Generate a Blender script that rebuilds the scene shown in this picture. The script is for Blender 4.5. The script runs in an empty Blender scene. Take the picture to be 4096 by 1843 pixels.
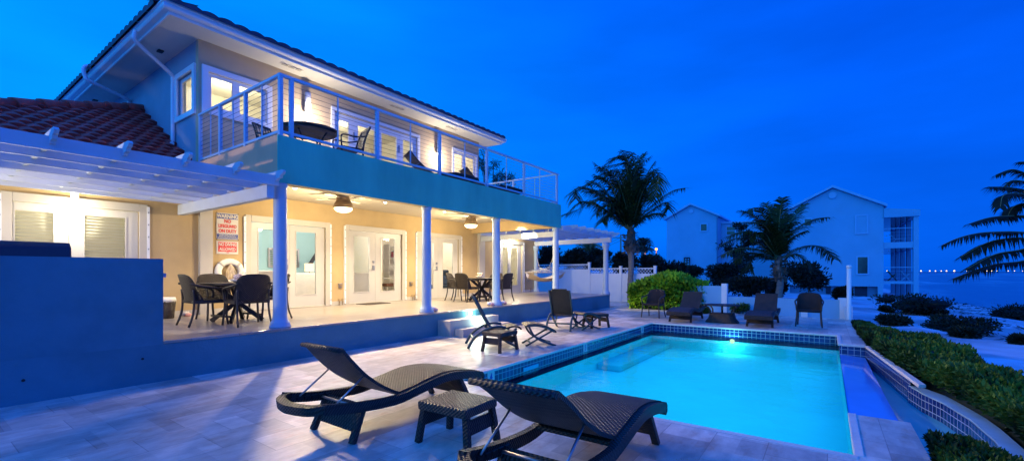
import bpy, math, random
from mathutils import Vector, Matrix
random.seed(7)
R = math.radians
PI = math.pi
scene = bpy.context.scene
col = scene.collection

# ---------------------------------------------------------------- survey of the place (metres; X runs along the villa's terrace)
FPX, CXP, HYP, EYE = 1775., 2048., 1086., 1.45
YAW = math.atan(1262. / FPX)
CA, SA = math.cos(YAW), math.sin(YAW)
RIGHT = Vector((SA, -CA, 0)); FWD = Vector((CA, SA, 0)); UP = Vector((0, 0, 1))
def at(x, y, dep):
    """surveyed bearing (x, y) of the photograph at a forward distance in metres"""
    return FWD * dep + RIGHT * ((x - CXP) / FPX * dep) + UP * (EYE + (HYP - y) / FPX * dep)

# ---------------------------------------------------------------- materials
def newmat(name):
    m = bpy.data.materials.new(name); m.use_nodes = True
    nt = m.node_tree; nt.nodes.clear()
    out = nt.nodes.new('ShaderNodeOutputMaterial')
    return m, nt, out
def N(nt, typ, **kw):
    n = nt.nodes.new(typ)
    for k, v in kw.items():
        if k in n.inputs: n.inputs[k].default_value = v
        else: setattr(n, k, v)
    return n
def L(nt, a, b): nt.links.new(a, b)
def rgba(c): return (c[0], c[1], c[2], 1)

def paint(name, c, rough=.6, var=.12, nscale=3., bump=0., bscale=60., metallic=0., spec=.5, streak=(1, 1, 1)):
    m, nt, out = newmat(name)
    p = N(nt, 'ShaderNodeBsdfPrincipled', Roughness=rough, Metallic=metallic)
    p.inputs['Specular IOR Level'].default_value = spec
    tc = N(nt, 'ShaderNodeTexCoord'); mp = N(nt, 'ShaderNodeMapping'); mp.inputs['Scale'].default_value = streak
    L(nt, tc.outputs['Object'], mp.inputs[0])
    no = N(nt, 'ShaderNodeTexNoise', Scale=nscale, Detail=6., Roughness=.6)
    L(nt, mp.outputs[0], no.inputs['Vector'])
    mx = N(nt, 'ShaderNodeMix', data_type='RGBA')
    mx.inputs['A'].default_value = rgba([v * (1 - var) for v in c]); mx.inputs['B'].default_value = rgba([min(1, v * (1 + var)) for v in c])
    rm = N(nt, 'ShaderNodeMapRange'); rm.inputs[1].default_value = .3; rm.inputs[2].default_value = .7
    L(nt, no.outputs['Fac'], rm.inputs[0]); L(nt, rm.outputs[0], mx.inputs['Factor'])
    L(nt, mx.outputs['Result'], p.inputs['Base Color'])
    if bump:
        nb = N(nt, 'ShaderNodeTexNoise', Scale=bscale, Detail=4.); L(nt, mp.outputs[0], nb.inputs['Vector'])
        b = N(nt, 'ShaderNodeBump', Strength=bump, Distance=.01); L(nt, nb.outputs['Fac'], b.inputs['Height']); L(nt, b.outputs[0], p.inputs['Normal'])
    L(nt, p.outputs[0], out.inputs[0]); return m

def emit(name, c, s):
    m, nt, out = newmat(name); e = N(nt, 'ShaderNodeEmission', Strength=s); e.inputs[0].default_value = rgba(c)
    L(nt, e.outputs[0], out.inputs[0])
    m.cycles.emission_sampling = 'NONE'; return m

def brickmat(name, c1, c2, cm, bw, bh, mortar, vec='xz', rough=.3, offset=0., noise=0., nscale=4., bump=.3, stain=None, spec=.5, second=False):
    m, nt, out = newmat(name)
    p = N(nt, 'ShaderNodeBsdfPrincipled', Roughness=rough); p.inputs['Specular IOR Level'].default_value = spec
    tc = N(nt, 'ShaderNodeTexCoord'); sp = N(nt, 'ShaderNodeSeparateXYZ'); L(nt, tc.outputs['Object'], sp.inputs[0])
    cb = N(nt, 'ShaderNodeCombineXYZ')
    if vec == 'xy': L(nt, sp.outputs[0], cb.inputs[0]); L(nt, sp.outputs[1], cb.inputs[1])
    else:
        ad = N(nt, 'ShaderNodeMath', operation='ADD'); L(nt, sp.outputs[0], ad.inputs[0]); L(nt, sp.outputs[1], ad.inputs[1])
        L(nt, ad.outputs[0], cb.inputs[0]); L(nt, sp.outputs[2], cb.inputs[1])
    br = N(nt, 'ShaderNodeTexBrick', offset=offset); br.inputs['Scale'].default_value = 1.
    br.inputs['Brick Width'].default_value = bw; br.inputs['Row Height'].default_value = bh; br.inputs['Mortar Size'].default_value = mortar
    br.inputs['Mortar Smooth'].default_value = .2; br.inputs['Bias'].default_value = 0.
    br.inputs['Color1'].default_value = rgba(c1); br.inputs['Color2'].default_value = rgba(c2); br.inputs['Mortar'].default_value = rgba(cm)
    L(nt, cb.outputs[0], br.inputs['Vector'])
    colr = br.outputs['Color']
    if second:
        b2 = N(nt, 'ShaderNodeTexBrick', offset=.37); b2.inputs['Scale'].default_value = 1.; b2.inputs['Brick Width'].default_value = bw * .667; b2.inputs['Row Height'].default_value = bh * 1.5; b2.inputs['Mortar Size'].default_value = 0.
        b2.inputs['Color1'].default_value = (.80, .78, .77, 1); b2.inputs['Color2'].default_value = (1.16, 1.14, 1.1, 1); L(nt, cb.outputs[0], b2.inputs['Vector'])
        m5 = N(nt, 'ShaderNodeMix', data_type='RGBA', blend_type='MULTIPLY'); m5.inputs['Factor'].default_value = 1.; L(nt, colr, m5.inputs['A']); L(nt, b2.outputs['Color'], m5.inputs['B']); colr = m5.outputs['Result']
    if noise:
        mp = N(nt, 'ShaderNodeMapping'); mp.inputs['Scale'].default_value = (1, 1.9, 1); L(nt, tc.outputs['Object'], mp.inputs[0])
        no = N(nt, 'ShaderNodeTexNoise', Scale=nscale, Detail=8., Roughness=.65); L(nt, mp.outputs[0], no.inputs['Vector'])
        rm = N(nt, 'ShaderNodeMapRange'); rm.inputs[1].default_value = .25; rm.inputs[2].default_value = .75; rm.inputs[3].default_value = 1 - noise; rm.inputs[4].default_value = 1 + noise
        L(nt, no.outputs['Fac'], rm.inputs[0])
        mx = N(nt, 'ShaderNodeMix', data_type='RGBA', blend_type='MULTIPLY'); mx.inputs['Factor'].default_value = 1.
        L(nt, colr, mx.inputs['A']); L(nt, rm.outputs[0], mx.inputs['B']); colr = mx.outputs['Result']
        if stain:
            n2 = N(nt, 'ShaderNodeTexNoise', Scale=2.1, Detail=7., Roughness=.7); L(nt, mp.outputs[0], n2.inputs['Vector'])
            r2 = N(nt, 'ShaderNodeMapRange'); r2.inputs[1].default_value = .52; r2.inputs[2].default_value = .75; r2.inputs[4].default_value = .95
            L(nt, n2.outputs['Fac'], r2.inputs[0])
            m2 = N(nt, 'ShaderNodeMix', data_type='RGBA', blend_type='MULTIPLY'); L(nt, r2.outputs[0], m2.inputs['Factor']); L(nt, colr, m2.inputs['A']); m2.inputs['B'].default_value = rgba(stain); colr = m2.outputs['Result']
    L(nt, colr, p.inputs['Base Color'])
    if bump:
        b = N(nt, 'ShaderNodeBump', Strength=bump, Distance=.004, invert=True); L(nt, br.outputs['Fac'], b.inputs['Height']); L(nt, b.outputs[0], p.inputs['Normal'])
    L(nt, p.outputs[0], out.inputs[0]); return m

def wicker(name, dark, light, k=190., rough=.42):
    m, nt, out = newmat(name)
    p = N(nt, 'ShaderNodeBsdfPrincipled', Roughness=rough); p.inputs['Specular IOR Level'].default_value = .35
    tc = N(nt, 'ShaderNodeTexCoord'); sp = N(nt, 'ShaderNodeSeparateXYZ'); L(nt, tc.outputs['Object'], sp.inputs[0])
    def sine(a, b, ka, kb):
        x = N(nt, 'ShaderNodeMath', operation='MULTIPLY'); L(nt, sp.outputs[a], x.inputs[0]); x.inputs[1].default_value = ka
        y = N(nt, 'ShaderNodeMath', operation='MULTIPLY'); L(nt, sp.outputs[b], y.inputs[0]); y.inputs[1].default_value = kb
        s = N(nt, 'ShaderNodeMath', operation='ADD'); L(nt, x.outputs[0], s.inputs[0]); L(nt, y.outputs[0], s.inputs[1])
        q = N(nt, 'ShaderNodeMath', operation='SINE'); L(nt, s.outputs[0], q.inputs[0]); return q
    a, b = sine(0, 2, k, -k * .9), sine(1, 2, k * .8, k * .16)
    pr = N(nt, 'ShaderNodeMath', operation='MULTIPLY'); L(nt, a.outputs[0], pr.inputs[0]); L(nt, b.outputs[0], pr.inputs[1])
    no = N(nt, 'ShaderNodeTexNoise', Scale=9., Detail=5.); L(nt, tc.outputs['Object'], no.inputs['Vector'])
    rm = N(nt, 'ShaderNodeMapRange'); rm.inputs[1].default_value = -1; rm.inputs[2].default_value = 1.; L(nt, pr.outputs[0], rm.inputs[0])
    mu = N(nt, 'ShaderNodeMath', operation='MULTIPLY'); L(nt, rm.outputs[0], mu.inputs[0]); L(nt, no.outputs['Fac'], mu.inputs[1])
    m2 = N(nt, 'ShaderNodeMath', operation='MULTIPLY'); L(nt, mu.outputs[0], m2.inputs[0]); m2.inputs[1].default_value = 1.7
    mx = N(nt, 'ShaderNodeMix', data_type='RGBA'); mx.inputs['A'].default_value = rgba(dark); mx.inputs['B'].default_value = rgba(light)
    L(nt, m2.outputs[0], mx.inputs['Factor']); L(nt, mx.outputs['Result'], p.inputs['Base Color'])
    bp = N(nt, 'ShaderNodeBump', Strength=.9, Distance=.006); L(nt, pr.outputs[0], bp.inputs['Height']); L(nt, bp.outputs[0], p.inputs['Normal'])
    L(nt, p.outputs[0], out.inputs[0]); return m

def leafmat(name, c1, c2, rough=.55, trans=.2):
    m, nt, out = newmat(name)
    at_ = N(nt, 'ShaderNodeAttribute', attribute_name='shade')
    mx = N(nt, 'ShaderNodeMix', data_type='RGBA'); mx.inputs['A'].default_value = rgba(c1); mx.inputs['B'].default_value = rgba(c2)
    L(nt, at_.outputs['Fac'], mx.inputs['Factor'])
    p = N(nt, 'ShaderNodeBsdfPrincipled', Roughness=rough); L(nt, mx.outputs['Result'], p.inputs['Base Color']); p.inputs['Specular IOR Level'].default_value = .22
    t = N(nt, 'ShaderNodeBsdfTranslucent'); L(nt, mx.outputs['Result'], t.inputs[0])
    ms = N(nt, 'ShaderNodeMixShader'); ms.inputs[0].default_value = trans; L(nt, p.outputs[0], ms.inputs[1]); L(nt, t.outputs[0], ms.inputs[2])
    L(nt, ms.outputs[0], out.inputs[0]); return m

def glassmat(name, tint=(1, 1, 1), k=1.0):
    m, nt, out = newmat(name)
    t = N(nt, 'ShaderNodeBsdfTransparent'); t.inputs[0].default_value = rgba(tint)
    g = N(nt, 'ShaderNodeBsdfGlossy', Roughness=.0); f = N(nt, 'ShaderNodeFresnel', IOR=1.4)
    ms = N(nt, 'ShaderNodeMixShader'); L(nt, f.outputs[0], ms.inputs[0]); L(nt, t.outputs[0], ms.inputs[1]); L(nt, g.outputs[0], ms.inputs[2])
    L(nt, ms.outputs[0], out.inputs[0]); return m

def watermat(name, tint, bscale=2.2, bump=.12, glow=None, rough=.02, ior=1.33):
    m, nt, out = newmat(name)
    t = N(nt, 'ShaderNodeBsdfTransparent'); t.inputs[0].default_value = rgba(tint)
    g = N(nt, 'ShaderNodeBsdfGlossy', Roughness=rough); f = N(nt, 'ShaderNodeFresnel', IOR=ior)
    tc = N(nt, 'ShaderNodeTexCoord'); no = N(nt, 'ShaderNodeTexNoise', Scale=bscale, Detail=3.); L(nt, tc.outputs['Object'], no.inputs['Vector'])
    b = N(nt, 'ShaderNodeBump', Strength=bump, Distance=.05); L(nt, no.outputs['Fac'], b.inputs['Height'])
    L(nt, b.outputs[0], g.inputs['Normal']); L(nt, b.outputs[0], f.inputs['Normal'])
    ms = N(nt, 'ShaderNodeMixShader'); L(nt, f.outputs[0], ms.inputs[0]); L(nt, t.outputs[0], ms.inputs[1]); L(nt, g.outputs[0], ms.inputs[2])
    L(nt, ms.outputs[0], out.inputs[0]); return m

M = {}
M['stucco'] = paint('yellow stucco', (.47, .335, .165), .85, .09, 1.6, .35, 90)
M['stucco_up'] = paint('tan stucco', (.55, .42, .27), .85, .07, 1.6, .35, 90)
M['stucco_warm_lit'] = paint('stucco with warm lamplight in its colour', (.66, .37, .22), .85, .1, 1.6, .35, 90)  # warm lamplight on the balcony side put into the stucco colour
M['stucco_side_blue'] = paint('side wall stucco toned dusk blue', (.30, .36, .45), .85, .08, 1.6, .35, 90)  # blue dusk light on the flank put into the stucco colour
M['stucco_band_blue'] = paint('balcony stucco toned with blue sky light', (.06, .46, .34), .85, .2, 1.1, .6, 50, streak=(1, 1, .35))  # yellow stucco with blue sky light put into its colour
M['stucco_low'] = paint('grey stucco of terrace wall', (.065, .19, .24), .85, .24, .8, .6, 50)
M['white'] = paint('white paint', (.78, .76, .72), .45, .03)
M['column'] = paint('column paint', (.34, .43, .55), .5, .04)
M['pergola'] = paint('pergola paint', (.50, .54, .60), .85, .05, spec=.1)
M['trim'] = paint('cream trim', (.48, .44, .38), .5, .04)
M['leaf_door'] = paint('white door paint', (.50, .475, .44), .4, .02)
M['soffit'] = paint('soffit', (.72, .68, .60), .7, .03, 2., .1, 60)
M['ceiling'] = paint('terrace ceiling', (.54, .47, .36), .8, .03)
M['rail'] = paint('white powder coat', (.76, .77, .8), .35, .02)
M['railing'] = paint('balcony rail coat', (.36, .50, .66), .4, .03)
M['cable'] = paint('steel cable', (.12, .12, .13), .35, .05, metallic=.8)
M['roof'] = paint('red clay tile', (.40, .05, .035), .6, .35, 2.5, .2, 40)
M['ridge'] = paint('red clay ridge tile', (.55, .08, .055), .6, .25, 3., .2, 40)
M['dark_tile'] = paint('dark roof edge', (.05, .05, .10), .6, .3)
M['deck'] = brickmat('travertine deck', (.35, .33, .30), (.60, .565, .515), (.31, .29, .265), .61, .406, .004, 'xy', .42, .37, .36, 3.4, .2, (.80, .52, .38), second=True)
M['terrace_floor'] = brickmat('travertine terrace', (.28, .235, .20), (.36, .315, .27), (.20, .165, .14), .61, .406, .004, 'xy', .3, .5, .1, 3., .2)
M['step'] = paint('travertine step', (.46, .40, .34), .5, .12, 4.)
M['curb'] = paint('curb stone', (.28, .48, .62), .5, .15, 4.)
M['coping'] = paint('pale coping stone', (.66, .60, .55), .45, .12, 5., .2, 50)
M['pooltile'] = brickmat('navy pool tile', (.006, .018, .10), (.012, .035, .17), (.24, .34, .42), .1, .1, .006, 'xz', .12, 0., 0, bump=.4)
M['plaster'] = paint('pool plaster', (.06, .70, .76), .8, .06, .9)
M['ledge'] = paint('pool bench plaster', (.03, .52, .60), .8, .08, 2)
M['water'] = watermat('pool water', (.40, .97, 1.0), 2.6, .16, ior=1.2)
M['basin_water'] = paint('basin water', (.10, .46, .50), .10, .12, 1.2, .05, 6., spec=.6)
M['sill'] = paint('wet overflow sill', (.05, .24, .75), .08, .05, spec=.8)
M['wicker'] = wicker('dark woven resin', (.010, .007, .006), (.050, .034, .026), 210.)
M['wicker_top'] = wicker('woven resin', (.014, .010, .008), (.085, .058, .042), 215.)
M['frame_dark'] = paint('dark frame', (.022, .017, .014), .45, .2)
M['wood_dark'] = paint('dark stained wood', (.028, .020, .014), .5, .35, 6., streak=(1, 8, 1))
M['green_frame'] = paint('dark green resin', (.03, .065, .07), .4, .2)
M['metal'] = paint('grey metal', (.35, .36, .38), .35, .05, metallic=.9)
M['bronze'] = paint('bronze', (.34, .24, .13), .4, .15, metallic=.4)
M['glass'] = glassmat('window glass')
M['dglass'] = paint('dark window glass', (.01, .014, .03), .08, .05, spec=.8)
M['sheen_tile'] = brickmat('dark cladding', (.012, .014, .03), (.02, .02, .045), (.05, .05, .08), .4, .28, .006, 'xz', .35)
M['sand'] = paint('beach sand', (.44, .49, .58), .95, .5, .5, .6, 6.)
M['sea'] = None
M['bark'] = paint('palm bark', (.20, .17, .145), .9, .3, 5., .8, 25, streak=(1, 1, 5))
M['fibre'] = paint('palm fibre', (.11, .08, .06), .95, .5, 7., .9, 30)
M['palm'] = leafmat('palm leaf', (.010, .024, .007), (.065, .085, .016))
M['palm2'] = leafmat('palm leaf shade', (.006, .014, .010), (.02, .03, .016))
M['stem'] = paint('palm stalk', (.19, .17, .06), .5, .2)
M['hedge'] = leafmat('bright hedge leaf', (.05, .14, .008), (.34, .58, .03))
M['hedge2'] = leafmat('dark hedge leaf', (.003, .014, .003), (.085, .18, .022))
M['bush'] = leafmat('dusk bush leaf', (.004, .011, .008), (.022, .038, .022))
M['dune'] = leafmat('dune scrub leaf', (.006, .013, .009), (.026, .042, .024))
M['tree'] = leafmat('leaf with warm light painted in', (.10, .06, .02), (.50, .30, .10))  # warm lamplight put into the leaf colour; no lamp shines there
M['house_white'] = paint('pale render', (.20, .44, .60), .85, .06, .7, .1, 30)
M['house_shaded'] = paint('shaded render', (.10, .24, .38), .85, .06)  # darker copy of the pale render, shade put into its colour
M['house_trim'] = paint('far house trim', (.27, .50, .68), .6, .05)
M['blue_wall'] = paint('pale blue room wall', (.45, .72, .78), .9, .02)
M['room'] = paint('cream room wall', (.78, .72, .60), .9, .02)
M['room_up'] = paint('ivory room wall', (.80, .76, .62), .9, .02)
def translucent(name, c):
    m, nt, out = newmat(name); d = N(nt, 'ShaderNodeBsdfDiffuse'); t = N(nt, 'ShaderNodeBsdfTranslucent'); d.inputs[0].default_value = rgba(c); t.inputs[0].default_value = rgba(c)
    ms = N(nt, 'ShaderNodeMixShader'); ms.inputs[0].default_value = .6; L(nt, d.outputs[0], ms.inputs[1]); L(nt, t.outputs[0], ms.inputs[2]); L(nt, ms.outputs[0], out.inputs[0]); return m
M['blind'] = translucent('white blind', (.86, .84, .74))
M['navy'] = paint('navy fabric', (.035, .06, .12), .9, .2, 8)
M['cream_fabric'] = paint('cream fabric', (.74, .70, .62), .9, .06, 8)
M['orange'] = paint('shell pink', (.62, .30, .26), .4, .35, 12)
M['shell'] = paint('shell white', (.7, .63, .56), .5, .2, 9)
M['rope'] = paint('hammock rope', (.62, .50, .36), .9, .2, 20, .5, 60)
M['red'] = paint('sign red', (.62, .035, .03), .5, .03)
M['signblue'] = paint('sign blue', (.03, .06, .30), .5, .03)
M['signwhite'] = paint('sign white', (.60, .57, .52), .5, .03)
M['black'] = paint('black', (.012, .012, .013), .5, .2)
M['grill'] = paint('black grill lid', (.012, .014, .03), .3, .2)
M['book'] = paint('teal book', (.03, .22, .26), .6, .3)
M['book2'] = paint('red book', (.4, .08, .05), .6, .3)
M['flower'] = paint('dried flower', (.7, .55, .45), .8, .2)
M['counter'] = paint('counter edge toned dusk blue', (.25, .32, .5), .35, .05)  # dusk blue of the lit edge put into the counter colour
M['bulb'] = emit('warm lamp glass', (1, .72, .38), 6.)
M['bulb_white'] = emit('white lamp glass', (1, .93, .78), 14.)
M['bulb_step'] = emit('cool step lamp', (.75, 1, .95), 30.)
M['bulb_pool'] = emit('pool lamp', (1, .74, .34), 2.2)
M['bulb_street'] = emit('sodium lamp', (1, .36, .04), 5.)
M['bulb_far'] = emit('far light', (1, .72, .30), 3.)
M['shade'] = emit('lit lamp shade', (1, .72, .40), 2.2)

def seamat():
    m, nt, out = newmat('sea water')
    p = N(nt, 'ShaderNodeBsdfPrincipled', Roughness=.28); p.inputs['Specular IOR Level'].default_value = .5
    tc = N(nt, 'ShaderNodeTexCoord'); mp = N(nt, 'ShaderNodeMapping'); mp.inputs['Rotation'].default_value = (0, 0, R(-54)); mp.inputs['Scale'].default_value = (.012, .09, 1)
    L(nt, tc.outputs['Object'], mp.inputs[0])
    no = N(nt, 'ShaderNodeTexNoise', Scale=1., Detail=6., Roughness=.6); L(nt, mp.outputs[0], no.inputs['Vector'])
    rm = N(nt, 'ShaderNodeMapRange'); rm.inputs[1].default_value = .5; rm.inputs[2].default_value = .72; L(nt, no.outputs['Fac'], rm.inputs[0])
    mx = N(nt, 'ShaderNodeMix', data_type='RGBA'); mx.inputs['A'].default_value = (.08, .15, .26, 1); mx.inputs['B'].default_value = (.55, .66, .72, 1)
    L(nt, rm.outputs[0], mx.inputs['Factor']); L(nt, mx.outputs['Result'], p.inputs['Base Color'])
    nb = N(nt, 'ShaderNodeTexNoise', Scale=.8, Detail=4.); L(nt, tc.outputs['Object'], nb.inputs['Vector'])
    b = N(nt, 'ShaderNodeBump', Strength=.5, Distance=.3); L(nt, nb.outputs['Fac'], b.inputs['Height']); L(nt, b.outputs[0], p.inputs['Normal'])
    L(nt, p.outputs[0], out.inputs[0]); return m
M['sea'] = seamat()

# ---------------------------------------------------------------- mesh helper
def smooth_path(pts, n=4):
    pts = [Vector(p) for p in pts]; o = []
    for i in range(len(pts) - 1):
        p0 = pts[max(i - 1, 0)]; p1 = pts[i]; p2 = pts[i + 1]; p3 = pts[min(i + 2, len(pts) - 1)]
        for k in range(n):
            t = k / n
            o.append(.5 * ((2 * p1) + (p2 - p0) * t + (2 * p0 - 5 * p1 + 4 * p2 - p3) * t * t + (3 * p1 - p0 - 3 * p2 + p3) * t ** 3))
    o.append(pts[-1]); return o

class MB:
    def __init__(s): s.v = []; s.f = []; s.sh = []; s.sm = []
    def add(s, vs, fs, smooth=False, shade=.5):
        b = len(s.v); s.v += [tuple(v) for v in vs]
        for f in fs: s.f.append([b + i for i in f]); s.sh.append(shade); s.sm.append(smooth)
        return s
    def box(s, x0, y0, z0, x1, y1, z1):
        v = [(x, y, z) for z in (z0, z1) for y in (y0, y1) for x in (x0, x1)]
        return s.add(v, [(0, 2, 3, 1), (4, 5, 7, 6), (0, 1, 5, 4), (2, 6, 7, 3), (0, 4, 6, 2), (1, 3, 7, 5)])
    def quad(s, a, b, c, d, shade=.5): return s.add([a, b, c, d], [(0, 1, 2, 3)], shade=shade)
    def bar(s, p, q, w, h, up=(0, 0, 1)):
        p, q = Vector(p), Vector(q); t = (q - p).normalized(); u = Vector(up)
        if abs(t.dot(u)) > .98: u = Vector((1, 0, 0))
        a = t.cross(u).normalized() * (w / 2); b = a.cross(t).normalized() * (h / 2)
        v = [o + i * a + j * b for o in (p, q) for i, j in ((-1, -1), (1, -1), (1, 1), (-1, 1))]
        return s.add(v, [(0, 1, 2, 3), (7, 6, 5, 4), (0, 4, 5, 1), (1, 5, 6, 2), (2, 6, 7, 3), (3, 7, 4, 0)])
    def tube(s, pts, r, n=8, caps=True, smooth=True):
        pts = [Vector(p) for p in pts]; m = len(pts); rs = r if isinstance(r, (list, tuple)) else [r] * m
        t0 = (pts[1] - pts[0]).normalized(); u = t0.orthogonal().normalized(); vs = []
        for i, p in enumerate(pts):
            t = (pts[min(i + 1, m - 1)] - pts[max(i - 1, 0)]).normalized()
            u = (u - t * u.dot(t)); u = u.normalized() if u.length > 1e-6 else t.orthogonal().normalized()
            w = t.cross(u)
            vs += [p + (u * math.cos(2 * PI * k / n) + w * math.sin(2 * PI * k / n)) * rs[i] for k in range(n)]
        fs = [(i * n + k, i * n + (k + 1) % n, (i + 1) * n + (k + 1) % n, (i + 1) * n + k) for i in range(m - 1) for k in range(n)]
        s.add(vs, fs, smooth)
        if caps:
            b = len(s.v) - m * n
            s.f.append([b + k for k in range(n)][::-1]); s.sh.append(.5); s.sm.append(False)
            s.f.append([b + (m - 1) * n + k for k in range(n)]); s.sh.append(.5); s.sm.append(False)
        return s
    def lathe(s, prof, c=(0, 0, 0), n=24, smooth=True, jitter=0.):
        vs = []
        for r, z in prof:
            for k in range(n):
                rr = r * (1 + random.uniform(-jitter, jitter))
                vs.append((c[0] + rr * math.cos(2 * PI * k / n), c[1] + rr * math.sin(2 * PI * k / n), c[2] + z))
        m = len(prof)
        fs = [(i * n + k, i * n + (k + 1) % n, (i + 1) * n + (k + 1) % n, (i + 1) * n + k) for i in range(m - 1) for k in range(n)]
        fs += [list(range(n))[::-1], [(m - 1) * n + k for k in range(n)]]
        return s.add(vs, fs, smooth)
    def prism(s, poly, f0, f1):
        """poly of 2-D points; f0/f1 map a 2-D point to the two 3-D end faces"""
        n = len(poly); vs = [f0(*p) for p in poly] + [f1(*p) for p in poly]
        fs = [list(range(n))[::-1], [n + i for i in range(n)]] + [(i, (i + 1) % n, n + (i + 1) % n, n + i) for i in range(n)]
        return s.add(vs, fs)
    def ribbon(s, path, y0, y1, th, smooth=True):
        """sheet following an (x, z) path, spanning y0..y1, with thickness"""
        pts = [Vector((p[0], 0, p[-1])) for p in path]; m = len(pts); up = []; lo = []
        for i in range(m):
            t = (pts[min(i + 1, m - 1)] - pts[max(i - 1, 0)]).normalized(); nn = Vector((-t.z, 0, t.x))
            up.append(pts[i]); lo.append(pts[i] - nn * th)
        ring = up + lo[::-1]; n = len(ring)
        vs = [(p.x, y0, p.z) for p in ring] + [(p.x, y1, p.z) for p in ring]
        fs = [(i, (i + 1) % n, n + (i + 1) % n, n + i) for i in range(n)]
        for i in range(m - 1):
            fs.append((i, n - 1 - i, n - 2 - i, i + 1)); fs.append((n + i + 1, 2 * n - 2 - i, 2 * n - 1 - i, n + i))
        return s.add(vs, fs)
    def sphere(s, c, r, n=10, m=6, sc=(1, 1, 1)):
        vs = []; fs = []
        for i in range(m + 1):
            a = PI * i / m
            for k in range(n): vs.append((c[0] + sc[0] * r * math.sin(a) * math.cos(2 * PI * k / n), c[1] + sc[1] * r * math.sin(a) * math.sin(2 * PI * k / n), c[2] + sc[2] * r * math.cos(a)))
        fs = [(i * n + k, (i + 1) * n + k, (i + 1) * n + (k + 1) % n, i * n + (k + 1) % n) for i in range(m) for k in range(n)]
        return s.add(vs, fs, True)
    def build(s, name, mat, parent=None, bevel=0.):
        off = Vector((0, 0, 0))
        if parent is not None and parent.get('_w') is not None: off = Vector(parent['_w'])
        me = bpy.data.meshes.new(name); me.from_pydata([(v[0] - off.x, v[1] - off.y, v[2] - off.z) for v in s.v], [], s.f)
        me.polygons.foreach_set('use_smooth', s.sm)
        if any(x != .5 for x in s.sh):
            a = me.attributes.new('shade', 'FLOAT', 'FACE'); a.data.foreach_set('value', s.sh)
        me.materials.append(mat); me.update()
        o = bpy.data.objects.new(name, me); col.objects.link(o)
        if parent is not None:
            o.parent = parent
            if parent.get('_w') is not None: o['_w'] = list(off)
        if bevel:
            b = o.modifiers.new('bevel', 'BEVEL'); b.width = bevel; b.segments = 2; b.limit_method = 'ANGLE'
        return o

def tag(o, label, cat, group=None):
    o['label'] = label; o['category'] = cat
    if group: o['group'] = group
    return o
def struct(o): o['kind'] = 'structure'; return o
def thing(name, label, cat, loc=(0, 0, 0), rotz=0., group=None, world=True):
    """Empty at the thing's base; world=True: its meshes are given in world coordinates"""
    o = bpy.data.objects.new(name, None); col.objects.link(o); o.location = loc; o.rotation_euler = (0, 0, rotz); o.empty_display_size = .1
    if world: o['_w'] = list(loc)
    return tag(o, label, cat, group)
def dup(root, loc, rotz, label, group=None):
    r = root.copy(); col.objects.link(r); r.location = loc; r.rotation_euler = (0, 0, rotz); r['label'] = label
    if group: r['group'] = group
    for ch in list(root.children):
        c = ch.copy(); col.objects.link(c); c.parent = r
        for g in list(ch.children):
            d = g.copy(); col.objects.link(d); d.parent = c
    return r
def lamp(name, kind, loc, energy, color, parent=None, size=.05, **kw):
    l = bpy.data.lights.new(name, kind); l.energy = energy; l.color = color
    if kind in ('POINT', 'SPOT'): l.shadow_soft_size = size
    if kind == 'AREA': l.size = size
    for k, v in kw.items():
        if k not in ('rot',): setattr(l, k, v)
    o = bpy.data.objects.new(name, l); col.objects.link(o)
    off = Vector(parent['_w']) if parent is not None and parent.get('_w') is not None else Vector((0, 0, 0))
    o.location = Vector(loc) - off
    if 'rot' in kw: o.rotation_euler = kw['rot']
    if parent is not None: o.parent = parent
    return o
def text(body, size, mat, parent, mtx, name='lettering', offset=.0, sx=1., align='CENTER'):
    cu = bpy.data.curves.new('t', 'FONT'); cu.body = body; cu.size = size; cu.align_x = align; cu.align_y = 'CENTER'; cu.offset = offset; cu.extrude = .001
    to = bpy.data.objects.new('t', cu); col.objects.link(to)
    dg = bpy.context.evaluated_depsgraph_get(); me = bpy.data.meshes.new_from_object(to.evaluated_get(dg))
    bpy.data.objects.remove(to); bpy.data.curves.remove(cu)
    off = Vector(parent['_w']) if parent.get('_w') is not None else Vector((0, 0, 0))
    me.transform(Matrix.Translation(-off) @ mtx @ Matrix.Diagonal((sx, 1, 1, 1)))
    me.materials.clear(); me.materials.append(mat); me.name = name
    o = bpy.data.objects.new(name, me); col.objects.link(o); o.parent = parent; return o
def facing_front(x, y, z):   # text standing in a wall that looks towards -Y
    return Matrix.Translation((x, y, z)) @ Matrix.Rotation(PI / 2, 4, 'X')

def wall_y(mb, y0, y1, x0, x1, z0, z1, holes):
    """wall slab between y0 and y1 with rectangular openings (xa, za, xb, zb)"""
    xs = sorted({x0, x1, *[h[0] for h in holes], *[h[2] for h in holes]}); zs = sorted({z0, z1, *[h[1] for h in holes], *[h[3] for h in holes]})
    inside = lambda x, z: any(h[0] < x < h[2] and h[1] < z < h[3] for h in holes)
    for a, b in zip(xs, xs[1:]):
        for c, d in zip(zs, zs[1:]):
            if inside((a + b) / 2, (c + d) / 2): continue
            mb.quad((a, y0, c), (b, y0, c), (b, y0, d), (a, y0, d)); mb.quad((b, y1, c), (a, y1, c), (a, y1, d), (b, y1, d))
    for a, c, b, d in holes + [(x0, z0, x1, z1)]:
        mb.quad((a, y0, c), (a, y1, c), (a, y1, d), (a, y0, d)); mb.quad((b, y0, c), (b, y0, d), (b, y1, d), (b, y1, c))
        mb.quad((a, y0, d), (a, y1, d), (b, y1, d), (b, y0, d)); mb.quad((a, y0, c), (b, y0, c), (b, y1, c), (a, y1, c))
    return mb
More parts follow.
